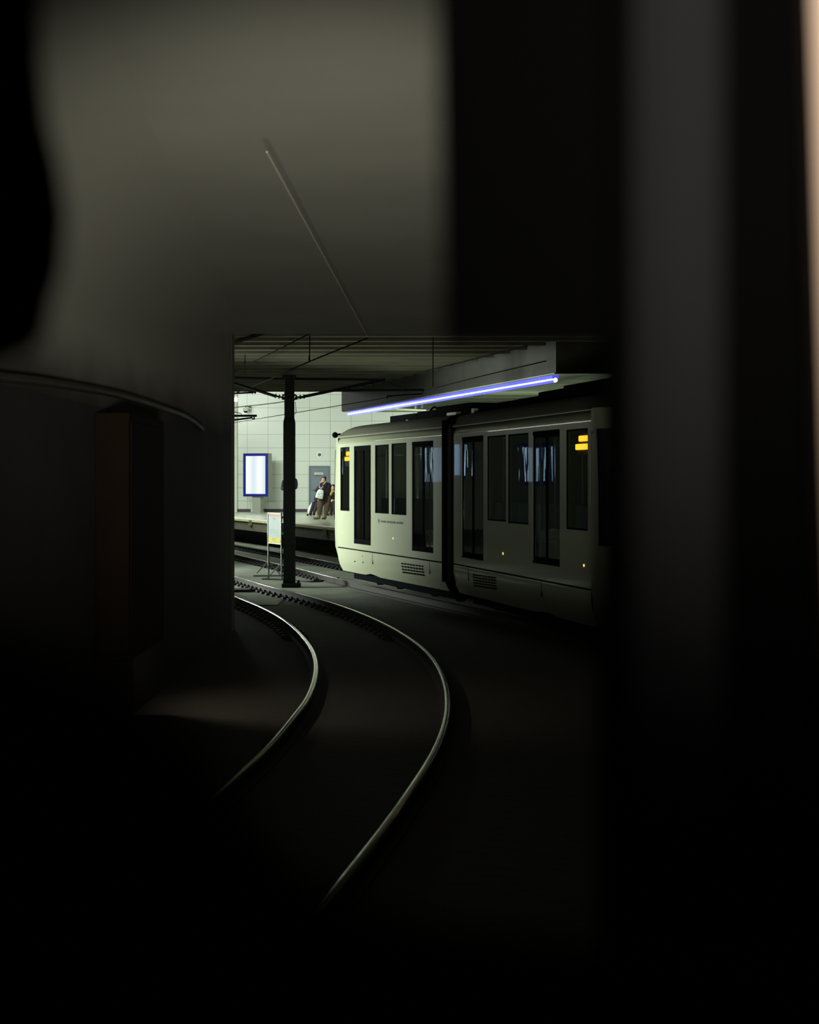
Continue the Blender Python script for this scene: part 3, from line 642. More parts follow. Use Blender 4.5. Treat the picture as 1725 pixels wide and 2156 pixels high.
def car(F, u0, u1, ops, nose, nm):
    us = sorted(set([u0, u1]+[o_[k] for o_ in ops for k in (0, 1)])); ZT = 2.985
    b = MB()
    for v0, v1, flip in ((0.0, 0.05, 0), (WID-0.05, WID, 1)):
        for i in range(len(us)-1):
            zz = [ZS, ZG-0.06]
            cu = (us[i]+us[i+1])/2
            holes = [o_ for o_ in ops if o_[0] < cu < o_[1]]
            segs = []
            cur = ZS
            for h in sorted(holes, key=lambda h: h[2]):
                segs.append((cur, h[2])); cur = h[3]
            segs.append((cur, ZT))
            for za, zb_ in segs:
                if zb_-za > 0.001: F.box(b, us[i], us[i+1], v0, v1, za, zb_)
    body = b.build(nm, M['tram'], tram)
    for side in (0, 1):
        b = MB(); rr_ = []
        for uu in (u0, u1):
            r = []
            for k in range(9):
                f_ = k/8; v = 0.055*f_**2.2; z = ZT+0.125*f_; r.append(F.w(uu, v if side == 0 else WID-v, z))
            r.append(F.w(uu, 0.10 if side == 0 else WID-0.10, ZG)); rr_.append(r)
        n_ = 40; rings = [[rr_[0][j].lerp(rr_[1][j], i/n_) for j in range(len(rr_[0]))] for i in range(n_+1)]
        b.loft(rings); b.build('cant_panel', M['tramwave'], tram, smooth=True)
    # skirt with tumblehome
    prof = [(0.0, ZS-0.025), (0.0, 0.62), (0.015, 0.50), (0.05, 0.38), (0.12, 0.25)]
    n = 20
    for side in (0, 1):
        rings = []
        for i in range(n+1):
            uu = u0+(u1-u0)*i/n; r = []
            e = uu-u0 if nose < 0 else u1-uu
            lift = 0.0
            for v, z in prof:
                vv = v if side == 0 else WID-v
                zz = z+(0.10*max(0, (0.5-abs(e-2.2)))*(1 if z < 0.6 else 0) if 1.4 < e < 3.0 else 0)
                r.append(F.w(uu, vv, zz))
            rings.append(r)
        b = MB(); b.loft(rings); sk = b.build('skirt_panel', M['tram'], tram, smooth=True)
    # shoulder, gutter, roof: loft across
    rings = []
    N_ = 34
    for i in range(N_+1):
        uu = u0+(u1-u0)*i/N_
        e = (uu-u0) if nose < 0 else (u1-uu)
        f = 1.0 if e > 0.75 else math.sqrt(max(0.0, 1-(1-e/0.75)**2))
        r = [F.w(uu, 0.04, ZG-0.05), F.w(uu, 0.0, ZG-0.03), F.w(uu, -0.012, ZG-0.012), F.w(uu, -0.012, ZG+0.004), F.w(uu, 0.02, ZG+0.01)]
        for k in range(1, 16):
            a = math.pi*k/16; v = WID/2-(WID/2-0.03)*math.copysign(abs(math.cos(a))**0.8, math.cos(a)); r.append(F.w(uu, v, ZG+0.01+0.25*f*math.sin(a)**0.6))
        r += [F.w(uu, WID-0.02, ZG+0.01), F.w(uu, WID+0.028, ZG+0.004), F.w(uu, WID+0.028, ZG-0.012), F.w(uu, WID+.004, ZG-0.03), F.w(uu, WID, ZG-0.06)]
        rings.append(r)
    b = MB(); b.loft(rings); b.build('roof', M['tramroof'], tram, smooth=True)
    # nose: rounded in plan, bulging in section
    ue = u0 if nose < 0 else u1; sg_ = -1 if nose < 0 else 1
    rings = []
    for (z, bul, cut) in ((0.25, -0.40, 0.12), (0.38, -0.18, 0.05), (0.55, 0.0, 0.03), (0.77, 0.12, 0), (1.1, 0.16, 0), (1.6, 0.17, 0), (2.2, 0.15, 0), (2.7, 0.11, 0), (3.1, 0.05, 0), (ZG, 0.02, 0.0), (ZG+0.01, 0.0, 0.03)):
        r = []
        for k in range(25):
            a = math.pi*k/24
            v = WID/2-(WID/2-cut)*math.copysign(abs(math.cos(a))**0.62, math.cos(a))
            uu = ue+sg_*(bul+0.03+0.30*math.sin(a)**0.7 - 0.0 - (0.03+max(bul, 0)*0.75 if k in (0, 24) else 0))
            if k in (0, 24): uu = ue-sg_*0.004 if bul >= 0 else ue+sg_*bul*0.4
            r.append(F.w(uu, v, z))
        rings.append(r)
    b = MB(); b.loft(rings); b.build('nose_shell', M['tram'], tram, smooth=True)
    # windscreen band wrapping the corner, slightly proud
    rings = []
    for (z, bul) in ((1.35, 0.17), (1.6, 0.17), (2.2, 0.15), (2.7, 0.11), (2.88, 0.08)):
        r = []
        for k in range(1, 24):
            a = math.pi*k/24
            v = WID/2-(WID/2+0.008)*math.copysign(abs(math.cos(a))**0.62, math.cos(a))
            r.append(F.w(ue+sg_*(bul+0.042+0.30*math.sin(a)**0.7), v, z))
        rings.append(r)
    b = MB(); b.loft(rings); b.build('windscreen', M['tramdark'] if False else M['wscreen'], tram, smooth=True)
    # inside
    b = MB(); F.box(b, u0+0.05, u1-0.02, 0.06, WID-0.06, 0.80, 0.86); b.build('cabin_floor', M['inner'], tram)
    b = MB(); F.box(b, u0+0.05, u1-0.02, 0.06, WID-0.06, 3.02, 3.06); b.build('cabin_ceiling', M['inner'], tram)
    b = MB(); F.box(b, u0+0.4, u1-0.1, 0.25, WID-0.25, 0.10, 0.76); b.build('underframe', M['tramdark'], tram)
    return body
M['tramwave'] = mat('tram_paint_wavy', (0.40, 0.43, 0.30), 0.30, spec=0.5, bump=0.014, bscale=3.2, coat=1.0)
M['wscreen'] = mat('windscreen_dark', (0.01, 0.016, 0.03), 0.06, spec=1.0)
def op_(F, x0, x1, yt, yb):
    return [F.u(x0), F.u(x1), F.z((x0+x1)/2, yb), F.z((x0+x1)/2, yt), ]
W1 = [op_(F1, 717, 736, 941.5, 1075.5), op_(F1, 745.5, 781, 938.3, 1146.3), op_(F1, 790, 819, 936.5, 1081), op_(F1, 824.5, 856, 933, 1084), op_(F1, 867.5, 912.5, 929, 1162)]
W2 = [op_(F2, 972.3, 1018, 918.5, 1177), op_(F2, 1026, 1065.6, 917, 1097), op_(F2, 1069.5, 1113, 913, 1103), op_(F2, 1121.6, 1179, 906, 1189), op_(F2, 1192, 1238, 903, 1116)]
u1e = F1.u(933.5); u2s = F2.u(954.5); u2e = F2.u(1245)
b1 = car(F1, 0.06, u1e, W1, -1, 'body_shell'); b2 = car(F2, u2s, u2e, W2, 1, 'body_shell')
def window(F, o_, label=None):
    u0, u1, z0, z1 = o_
    k = MB(); e = 0.022
    for a in ((u0, u0+e, z0, z1), (u1-e, u1, z0, z1), (u0+e, u1-e, z0, z0+e), (u0+e, u1-e, z1-e, z1)): F.box(k, a[0], a[1], 0.006, 0.04, a[2], a[3])
    f = k.build('window_seal', M['tramdark'], tram)
    k = MB(); F.box(k, u0+e, u1-e, 0.012, 0.022, z0+e, z1-e); k.build('window_pane', M['glass'], f)
def door(F, o_):
    u0, u1, z0, z1 = o_; um = (u0+u1)/2
    k = MB(); F.box(k, u0, u1, 0.004, 0.045, z1-0.06, z1); F.box(k, u0, u1, 0.0, 0.05, z0-0.0, z0+0.025); k.build('door_surround', M['tramdark'], tram)
    for a, b_ in ((u0+0.004, um-0.004), (um+0.004, u1-0.004)):
        k = MB(); e = 0.035; za, zb_ = z0+0.027, z1-0.062
        for q in ((a, a+e, za, zb_), (b_-e, b_, za, zb_), (a+e, b_-e, za, za+0.07), (a+e, b_-e, zb_-e, zb_)): F.box(k, q[0], q[1], 0.012, 0.042, q[2], q[3])
        lf = k.build('door_leaf', M['tramdark'], tram)
        k = MB(); F.box(k, a+e, b_-e, 0.02, 0.03, za+0.07, zb_-e); k.build('door_glass', M['glass'], lf)
for F, W in ((F1, W1), (F2, W2)):
    for i, o_ in enumerate(W):
        isdoor = (o_[3]-o_[2]) > 1.75
        (door if isdoor else window)(F, o_)
        # far side panes
        k = MB(); F.box(k, o_[0], o_[1], WID-0.03, WID-0.02, o_[2], o_[3]); k.build('far_side_pane', M['glass'], tram)
# black lower panels inside the doors (steps)
# gap line between body and skirt
for F, a, b_ in ((F1, 0.02, u1e), (F2, u2s, u2e)):
    k = MB(); F.box(k, a, b_, 0.012, 0.05, ZS-0.03, ZS); k.build('sill_gap', M['tramdark'], tram)
    k = MB(); F.box(k, a, b_, -0.018, 0.03, ZG-0.03, ZG-0.018); k.build('gutter_strip', M['tram'], tram)
# joint bellows
k = MB(); rings = []
pa0, pa1 = F1.w(u1e, 0, 0), F2.w(u2s, 0, 0)
for i in range(13):
    f = i/12; ins = 0.05+0.045*(i % 2)
    def mixp(v, z, f=f): return F1.w(u1e, v, z)*(1-f)+F2.w(u2s, v, z)*f
    r = [mixp(ins, 0.45), mixp(ins, ZG-0.12)]
    for kk in range(1, 12):
        a = math.pi*kk/12; r.append(mixp(WID/2-(WID/2-ins)*math.copysign(abs(math.cos(a))**0.7, math.cos(a)), ZG-0.12+0.32*math.sin(a)**0.7))
    r += [mixp(WID-ins, ZG-0.12), mixp(WID-ins, 0.45)]
    rings.append(r)
k.loft(rings, closed=True, caps=True); k.build('bellows', M['bellows'], tram)
k = MB(); F1.box(k, u1e-0.02, u1e+0.07, -0.02, 0.10, 0.42, ZG+0.10); k.build('joint_frame', M['tramdark'], tram)
k = MB(); F2.box(k, u2s-0.06, u2s+0.01, -0.02, 0.10, 0.42, ZG+0.12); k.build('joint_frame', M['tramdark'], tram)
# roof equipment
def roofbox(F, x0, x1, yt, v0=0.5, v1=1.95, z0=3.30, mm='tramdark', name='roof_equipment_box', dv=0.6):
    u0 = F.u(x0); u1 = F.u(x1); d = (F.O+F.D*u0+F.N*v0).y
    z = P(0, yt, d).z; k = MB(); F.box(k, u0, u1, v0, v1, z0, z); return k.build(name, M[mm], tram, bevel=0.015)
roofbox(F1, 772, 826, 876.5); roofbox(F1, 826.5, 866, 867.5); roofbox(F1, 866.5, 934, 856.5)
roofbox(F2, 956, 1028, 853); roofbox(F2, 1028.5, 1068, 840); roofbox(F2, 1068.5, 1118, 826); roofbox(F2, 1118.5, 1222, 812)
for (F, x, yt, yb) in ((F1, 812, 884, 889), (F1, 953-8, 860, 874)):
    u0 = F.u(x); d = (F.O+F.D*u0+F.N*0.3).y; k = MB(); F.box(k, u0, u0+0.13, 0.42, 0.5, P(0, yb, d).z, P(0, yt, d).z); k.build('roof_bracket', M['grey'], tram)
k = MB(); u0 = F1.u(897); F1.box(k, u0, u0+0.5, 0.40, 0.5, P(0, 873, F1.w(u0, .4, 0).y).z-0.02, P(0, 873, F1.w(u0, .4, 0).y).z+0.03); k.build('roof_lamp_plate', M['grey'], tram)
q = F1.w(F1.u(823), 0.9, 0); zt_ = P(0, 868, q.y).z
MB().tube([Vector((q.x-0.10+0.2*i/8, q.y, zt_+0.10*math.sin(math.pi*i/8))) for i in range(9)], 0.02, 8).build('lifting_hoop', M['tramdark'], tram)
# insulator / antenna pieces on the roof at the far right
for px_, yt in ((1205, 792), (1232, 793)):
    q = F2.w(F2.u(px_), 1.0, 3.5); MB().tube([q, Vector((q.x, q.y, P(0, yt, q.y).z))], 0.025, 8).build('roof_post', M['grey'], tram)
# rear-view camera pod at the nose
q = F1.w(0.02, -0.05, P(0, 916, F1.O.y).z); MB().ball(q, 0.065, 3, (1, 1.2, 1)).build('camera_pod', M['tramdark'], tram, smooth=True)
MB().tube([q, q+Vector((0.12, -0.05, 0.02))], 0.02, 8).build('pod_arm', M['tramdark'], tram)
# displays
def led(F, xa, xb, ya, yb):
    k = MB(); u0, u1 = F.u(xa), F.u(xb); F.box(k, u0, u1, 0.06, 0.085, F.z((xa+xb)/2, yb), F.z((xa+xb)/2, ya))
    return k
def dispcase(F, xa, xb, ya, yb):
    k = MB(); u0, u1 = F.u(xa), F.u(xb); F.box(k, u0, u1, 0.09, 0.16, F.z((xa+xb)/2, yb), F.z((xa+xb)/2, ya)); return k.build('destination_display', M['black'], tram)
def ledrow(F, xa, xb, ya, yb, par, n):
    k = MB(); u0, u1 = F.u(xa), F.u(xb); z0, z1 = F.z((xa+xb)/2, yb), F.z((xa+xb)/2, ya)
    r = (z1-z0)*0.28; pts = []
    for cu, cz, a0 in ((u1-r, z1-r, 0), (u0+r, z1-r, 90), (u0+r, z0+r, 180), (u1-r, z0+r, 270)):
        for j in range(5): a = R(a0+22.5*j); pts.append((cu+r*math.cos(a), cz+r*math.sin(a)))
    k.loft([[F.w(p[0], v, p[1]) for p in pts] for v in (0.062, 0.088)], closed=True, caps=True)
    k.build('amber_text_row', M['led'], par)
dd1 = dispcase(F1, 718.5, 735.6, 944, 982); ledrow(F1, 722.9, 733.8, 950.6, 959.4, dd1, 2); ledrow(F1, 719.8, 735.2, 961.6, 970.2, dd1, 4)
dd2 = dispcase(F2, 1202, 1233, 913, 960); ledrow(F2, 1209.5, 1229, 917, 929, dd2, 2); ledrow(F2, 1202.8, 1232.4, 934.3, 946.6, dd2, 4)
for F, x, y in ((F1, 720, 1121.5), (F1, 828, 1133.5), (F2, 1059.5, 1165.5), (F2, 1230, 1190.5)):
    q = F.w(F.u(x), -0.005, F.z(x, y)); k = MB(); n3 = Vector((F.N.x, F.N.y, 0)); k.tube([q, q+n3*0.02], 0.018, 12); k.build('marker_lamp', M['lamp_o'], tram)
# vent grille: rows of slots in the skirt
def grille(F, xa, xb, ya, yb, ya2, yb2, nx, nz, mm='tramdark'):
    k = MB()
    for i in range(nx):
        for j in range(nz):
            f = (i+0.12)/nx; f2 = (i+0.74)/nx; g = (j+0.2)/nz; g2 = (j+0.68)/nz
            X0 = xa+(xb-xa)*f; X1 = xa+(xb-xa)*f2
            y0 = ya+(ya2-ya)*f+(yb-ya)*g; y1 = ya+(ya2-ya)*f+(yb-ya)*g2
            z1 = F.z(X0, y0); z0 = F.z(X0, y1); zc = (z0+z1)/2
            v = -0.010 if zc > 0.62 else (0.015*(0.62-zc)/0.12-0.012 if zc > 0.5 else 0.015+0.035*(0.5-zc)/0.12-0.016)
            F.box(k, F.u(X0), F.u(X1), v, v+0.02, z0, z1)
    k.build('vent_slots', M[mm], tram)
grille(F1, 845.5, 893.5, 1183.5, 1208, 1190, 1213, 8, 4)
grille(F2, 996, 1046, 1207, 1236, 1214, 1243, 8, 5)
for (F, x) in ((F1, 784.5), (F1, 905), (F2, 986), (F2, 1140)):
    k = MB(); u0 = F.u(x); F.box(k, u0, u0+0.012, -0.003, 0.02, 0.52, ZS-0.03); k.build('panel_seam', M['tramdark'], tram)
for (x, y) in ((764, 1171), (764, 1184), (747, 1182)):
    q = F1.w(F1.u(x), -0.004, F1.z(x, y)); k = MB(); k.tube([q, q+Vector((F1.N.x, F1.N.y, 0))*0.01], 0.014, 8); k.build('panel_lock', M['tramdark'], tram)
# operator name on the side
def text_mesh(txt, size, ext=0.002):
    c = bpy.data.curves.new('t', 'FONT'); c.body = txt; c.size = size; c.extrude = ext
    o = bpy.data.objects.new('t', c); COL.objects.link(o); dg_ = bpy.context.evaluated_depsgraph_get()
    me = bpy.data.meshes.new_from_object(o.evaluated_get(dg_)); bpy.data.objects.remove(o); return me
me = text_mesh('İSTANBUL  BÜYÜKŞEHİR  BELEDİYESİ', 0.1)
xs = [v.co.x for v in me.vertices]; ys = [v.co.y for v in me.vertices]
u0, u1 = F1.u(802), F1.u(849.5); z0, z1 = F1.z(825, 1103), F1.z(825, 1096); mnx, mxx, mny, mxy = min(xs), max(xs), min(ys), max(ys)
inv = WM[tram.name].inverted()
for v in me.vertices:
    uu = u0+(u1-u0)*(v.co.x-mnx)/(mxx-mnx); zz = z0+(z1-z0)*(v.co.y-mny)/(mxy-mny); v.co = inv @ F1.w(uu, -0.003+v.co.z, zz)
me.materials.append(M['ink']); o = bpy.data.objects.new('side_lettering', me); COL.objects.link(o); o.parent = tram
k = MB(); F1.box(k, F1.u(797), F1.u(798.6), -0.004, 0.002, z0-0.01, z1+0.02); F1.box(k, F1.u(796), F1.u(799.6), -0.004, 0.002, z0+0.03, z1-0.01); k.build('side_emblem', M['ink'], tram)
# seats and poles
def seat(F, u, v, face=1):
    k = MB(); F.box(k, u, u+0.42, v, v+0.44, 1.27, 1.33); sc = k.build('seat', M['seat'], tram, bevel=0.02)
    k = MB(); ub = u if face > 0 else u+0.36; F.box(k, ub, ub+0.07, v, v+0.44, 1.33, 1.85); k.build('seat_back', M['seat'], sc, bevel=0.02)
    k = MB(); F.box(k, u+0.15, u+0.27, v+0.1, v+0.34, 0.86, 1.27); k.build('seat_pedestal', M['tramdark'], sc)
for F, W in ((F1, W1), (F2, W2)):
    ws = [o_ for o_ in W if (o_[3]-o_[2]) <= 1.75 and (o_[1]-o_[0]) > 0.8]
    for o_ in ws:
        for (uu, fc) in ((o_[0]+0.02, 1), (o_[1]-0.44, -1)):
            seat(F, uu, 0.12, fc); seat(F, uu, WID-0.56, fc)
    ds = [o_ for o_ in W if (o_[3]-o_[2]) > 1.75]
    for o_ in ds:
        for uu in (o_[0]+0.02, o_[1]-0.02):
            k = MB(); k.tube([F.w(uu, 0.35, 0.86), F.w(uu, 0.35, 3.02)], 0.018, 8); k.build('grab_pole', M['pole'], tram, smooth=True)
        k = MB(); k.tube([F.w((o_[0]+o_[1])/2, 1.2, 0.86), F.w((o_[0]+o_[1])/2, 1.2, 3.02)], 0.018, 8); k.build('grab_pole', M['pole'], tram, smooth=True)
    k = MB(); k.tube([F.w(0.9, 0.62, 2.72), F.w(F.L-0.3, 0.62, 2.72)], 0.018, 8); k.build('grab_rail', M['pole'], tram, smooth=True)
# bogies
for F, uc in ((F1, 2.0), (F1, 5.6), (F2, 1.6), (F2, 5.2)):
    for du in (-0.7, 0.7):
        for v in (0.42, WID-0.46):
            q = F.w(uc+du, v+(0.12 if v < 1 else -0.12), 0.30); n3 = Vector((F.N.x, F.N.y, 0)); k = MB(); k.tube([q, q+n3*0.10], 0.30, 24); wl = k.build('wheel', M['tramdark'], tram, smooth=True)
# vertical grab bar and mirror arm at the near cab end
q0 = F2.w(u2e+0.30, -0.12, 0); zA = P(0, 912, q0.y).z; zB = P(0, 1066, q0.y).z
MB().tube([F2.w(u2e+0.10, 0.0, zA+.02), Vector((q0.x, q0.y, zA))], 0.012, 8).build('mirror_arm', M['chrome'], tram)
MB().tube([Vector((q0.x, q0.y, zA)), Vector((q0.x, q0.y, zB))], 0.014, 8).build('cab_grab_bar', M['grey'], tram)

# ================================================================== people
def caps(lst, name, m, parent, voxel=0.012, base=None, balls=()):
    """one continuous skin grown round tapered limbs: (p0, r0, p1, r1) in the person's own frame"""
    b = MB()
    for (p0, r0, p1, r1) in lst:
        p0 = Vector(p0); p1 = Vector(p1)
        b.tube([p0, p1], [r0, r1], 14); b.ball(p0, r0, 2); b.ball(p1, r1, 2)
    for (c, r, sc) in balls: b.ball(c, r, 3, sc)
    o = b.build(name, m, parent, world=False)
    md = o.modifiers.new('r', 'REMESH'); md.mode = 'VOXEL'; md.voxel_size = voxel; md.use_smooth_shade = True
    md2 = o.modifiers.new('s', 'SMOOTH'); md2.iterations = 3; md2.factor = 0.5
    dg_ = bpy.context.evaluated_depsgraph_get(); me = bpy.data.meshes.new_from_object(o.evaluated_get(dg_))
    o.modifiers.clear(); old = o.data; o.data = me; bpy.data.meshes.remove(old); me.materials.clear(); me.materials.append(m)
    for p in me.polygons: p.use_smooth = True
    return o
def hand(wr, dirv, side, curl=0.5):
    """palm, four unequal fingers and a thumb from the wrist"""
    wr = Vector(wr); d = Vector(dirv).normalized(); sd = Vector(side).normalized(); n = d.cross(sd)
    L = []
    L.append((wr, 0.022, wr+d*0.05, 0.024))
    for i, ln in enumerate((0.062, 0.072, 0.068, 0.052)):
        off = sd*(-0.027+0.018*i); a = wr+d*0.055+off; L.append((wr+d*0.02+off*0.6, 0.014, a, 0.011))
        m1 = a+(d*math.cos(curl*0.7)+n*math.sin(curl*0.7))*ln*0.5; m2 = m1+(d*math.cos(curl*1.8)+n*math.sin(curl*1.8))*ln*0.5
        L.append((a, 0.010, m1, 0.009)); L.append((m1, 0.009, m2, 0.0075))
    t = wr+d*0.02-sd*0.03; t1 = t-sd*0.025+d*0.025; L.append((wr+d*0.012, 0.015, t, 0.013)); L.append((t, 0.012, t1, 0.010)); L.append((t1, 0.010, t1+d*0.028+n*0.008, 0.008))
    return L
def face(par, c, yaw=0.0, hairm='hair', long=True, hat=None):
    c = Vector(c); f = Vector((math.sin(yaw), -math.cos(yaw), 0)); r = Vector((math.cos(yaw), math.sin(yaw), 0))
    for s_ in (-1, 1):
        MB().ball(c+f*0.082+r*0.031*s_+Vector((0, 0, 0.008)), 0.011, 2).build('eye', M['black'], par, world=False, smooth=True)
    MB().ball(c+f*0.088+Vector((0, 0, -0.052)), 0.016, 2, (1.3, 0.5, 0.45)).build('mouth', mat('lips', (0.30, 0.08, 0.07), 0.5), par, world=False, smooth=True)
    balls = [(c-f*0.022+Vector((0, 0, 0.030)), 0.104, (1, 1, 1.0))]
    L = []
    if long:
        for s_ in (-1, 1): L.append((c+r*0.085*s_-f*0.01+Vector((0, 0, 0.0)), 0.030, c+r*0.095*s_+f*0.01+Vector((0, 0, -0.20)), 0.022))
        L.append((c-f*0.06, 0.07, c-f*0.06+Vector((0, 0, -0.20)), 0.06))
    caps(L, 'hair', M[hairm], par, 0.012, balls=balls)
def headL(c, yaw=0):
    c = Vector(c); f = Vector((math.sin(yaw), -math.cos(yaw), 0)); r = Vector((math.cos(yaw), math.sin(yaw), 0))
    bl = [(c, 0.098, (0.82, 0.95, 1.15)), (c+f*0.03+Vector((0, 0, -0.055)), 0.062, (1, 1, 0.9)), (c+f*0.095+Vector((0, 0, -0.018)), 0.014, (0.9, 1.2, 1.6)),
          (c+r*0.083, 0.02, (0.5, 0.8, 1.3)), (c-r*0.083, 0.02, (0.5, 0.8, 1.3))]
    return bl
# -- standing woman with white bag
WDp = 59.3; wx = P(683, 0, WDp).x
pw = thing('person', 'person in dark coat, brown trousers and tan boots holding a white bag', 'person', (wx, WDp, PLZ))
hc = (-0.03, -0.03, 1.455)
body = [((-.01, 0, 1.30), .052, (-.025, -.02, 1.38), .05), ((0, 0, .90), .13, (0, 0, 1.22), .135), ((-.10, 0, .86), .09, (-.17, -.02, .45), .06), ((-.17, -.02, .45), .055, (-.19, 0, .08), .04),
        ((.09, .02, .86), .09, (.07, 0, .46), .06), ((.07, 0, .46), .055, (.03, .03, .08), .04), ((-.19, 0, .06), .04, (-.33, -.10, .035), .03), ((.03, .03, .06), .04, (-.05, -.12, .035), .03),
        ((-.13, 0, 1.28), .055, (-.28, -.10, 1.06), .045), ((-.28, -.10, 1.06), .04, (-.17, -.26, 1.16), .028),
        ((.16, 0, 1.28), .055, (.17, -.12, 1.06), .045), ((.17, -.12, 1.06), .04, (-.03, -.27, 1.19), .028), ((0, 0, 1.22), .1, (-.02, 0, 1.30), .06)]
body += hand((-.17, -.26, 1.16), (.5, -.35, .55), (0, 1, .3), .7)+hand((-.03, -.27, 1.19), (-.85, -.3, .25), (0, -.3, 1), .7)
caps(body, 'body', M['skin'], pw, 0.0075, balls=headL(hc, -0.25))
face(pw, hc, -0.25)
caps([], 'beanie', mat('grey_beanie', (0.12, 0.10, 0.10), 0.9), pw, 0.012, balls=[((-.015, .01, 1.53), .098, (1, 1, .8))])
caps([((0, .0, .80), .185, (.01, 0, 1.02), .20), ((.01, 0, 1.02), .20, (.02, 0, 1.22), .18), ((-.10, 0, 1.25), .09, (.15, 0, 1.25), .10), ((-.11, 0, 1.26), .085, (-.28, -.09, 1.06), .07), ((-.28, -.09, 1.06), .068, (-.19, -.24, 1.145), .048),
      ((.16, 0, 1.25), .10, (.18, -.12, 1.04), .08), ((.18, -.12, 1.04), .075, (0.0, -.26, 1.18), .048), ((0, 0, .72), .19, (0, 0, .82), .19)], 'coat', M['coat'], pw, 0.014)
caps([((-.10, 0, .80), .135, (-.16, -.02, .45), .105), ((-.16, -.02, .45), .10, (-.185, 0, .20), .075), ((.11, .02, .80), .15, (.10, 0, .46), .115), ((.10, 0, .46), .105, (.06, .03, .20), .075), ((-.08, 0, .74), .13, (.08, 0, .74), .13)], 'trousers', M['trou'], pw, 0.013)
caps([((-.188, 0, .23), .062, (-.19, 0, .06), .055), ((-.19, 0, .055), .05, (-.36, -.12, .042), .036)], 'boot', M['boot'], pw, 0.010)
caps([((.037, .03, .23), .062, (.03, .03, .06), .055), ((.03, .03, .055), .05, (-.07, -.14, .042), .036)], 'boot', M['boot'], pw, 0.010)
caps([((-.12, -.06, 1.37), .028, (.07, -.05, 1.37), .03), ((.07, -.05, 1.37), .03, (-.02, -.17, 1.28), .025), ((-.12, -.06, 1.37), .03, (-.165, -.12, 1.22), .03)], 'scarf', M['scarf'], pw, 0.01)
ph = MB(); ph.box(-.15, -.08, -.345, -.335, 1.20, 1.33); o = ph.build('phone', M['phone'], bevel=0.003); o.location = (wx, WDp, PLZ); tag(o, 'dark phone in the hands of the standing person with white bag', 'phone')
# bag hanging from the wrist
bg = thing('carrier_bag', 'white printed carrier bag hanging from the wrist of the standing person', 'bag', (wx-.16, WDp-.33, PLZ+.78))
k = MB(); rings = []
for (z, hw, hd, cx_) in ((0.0, .125, .05, -.02), (.04, .135, .06, -.015), (.16, .128, .055, .0), (.26, .11, .04, .02), (.31, .07, .02, .03)):
    rings.append([(cx_+hw*math.cos(2*math.pi*i/20)*1.0+0.22*z*0.5, hd*math.copysign(abs(math.sin(2*math.pi*i/20))**.7, math.sin(2*math.pi*i/20)), z-0.25*hw*math.cos(2*math.pi*i/20)) for i in range(20)])
k.loft(rings, closed=True, caps=True); k.build('bag_body', M['bag'], bg, world=False, smooth=True)
for sx in (-.02, .05): MB().tube([(.04+sx, 0, .28), (.045+sx*.5, 0, .36), (.05, .04, .40)], 0.008, 6).build('bag_handle', M['bag'], bg, world=False)
k = MB()
for (a, c_) in ((-.06, .06), (.03, .05), (-.01, .12), (.05, .17), (-.05, .16)): k.box(a, a+.03, -.068, -.052, c_, c_+.02)
k.build('print', M['ink'], bg, world=False)
# -- person mostly behind the mast
MDp = 60.7; mxp = P(609, 0, MDp).x
pm = thing('person', 'person in dark clothes standing almost hidden behind the black mast', 'person', (mxp, MDp, PLZ))
hc = (0.0, -0.02, 1.62)
body = [((0, 0, 1.48), .055, (0, 0, 1.55), .052), ((0, 0, 1.0), .14, (0, 0, 1.38), .15), ((-.10, 0, .95), .09, (-.14, 0, .50), .06), ((-.14, 0, .5), .055, (-.17, .02, .08), .042), ((.10, 0, .95), .09, (.08, 0, .5), .06), ((.08, 0, .5), .055, (.05, 0, .08), .042),
        ((-.17, .02, .06), .04, (-.24, -.16, .035), .03), ((.05, 0, .06), .04, (.08, -.19, .035), .03), ((-.19, 0, 1.40), .06, (-.26, .02, 1.10), .045), ((-.26, .02, 1.10), .042, (-.08, -.22, 1.12), .03), ((.20, 0, 1.40), .06, (.26, 0, 1.16), .045), ((.26, 0, 1.16), .042, (.08, -.22, 1.12), .03)]
body += hand((-.08, -.22, 1.12), (.8, -.3, .2), (0, .3, 1), .7)+hand((.08, -.22, 1.12), (-.8, -.3, .3), (0, -.3, 1), .7)
caps(body, 'body', M['skin'], pm, 0.0085, balls=headL(hc, .2)); face(pm, hc, .2, 'hairb', False)
caps([((0, 0, .88), .17, (0, 0, 1.15), .19), ((0, 0, 1.15), .19, (0, 0, 1.36), .19), ((-.16, 0, 1.39), .09, (.17, 0, 1.40), .10), ((-.19, 0, 1.38), .088, (-.245, .02, 1.12), .072), ((-.245, .02, 1.12), .068, (-.10, -.20, 1.12), .05), ((.21, 0, 1.42), .10, (.25, 0, 1.28), .085), ((.25, 0, 1.28), .08, (.24, 0, 1.16), .07), ((.24, 0, 1.16), .068, (.10, -.2, 1.12), .05)], 'jacket', M['coat'], pm, 0.014)
caps([((-.09, 0, .92), .12, (-.145, 0, .5), .085), ((-.145, 0, .5), .083, (-.17, .02, .12), .062), ((.09, 0, .92), .12, (.08, 0, .5), .085), ((.08, 0, .5), .08, (.05, 0, .12), .06), ((-.05, 0, .9), .15, (.05, 0, .9), .15)], 'trousers', M['coat'], pm, 0.013)
caps([((-.17, .02, .06), .052, (-.26, -.18, .042), .04)], 'shoe', M['black'], pm, 0.010); caps([((.05, 0, .06), .052, (.08, -.21, .042), .04)], 'shoe', M['black'], pm, 0.010)
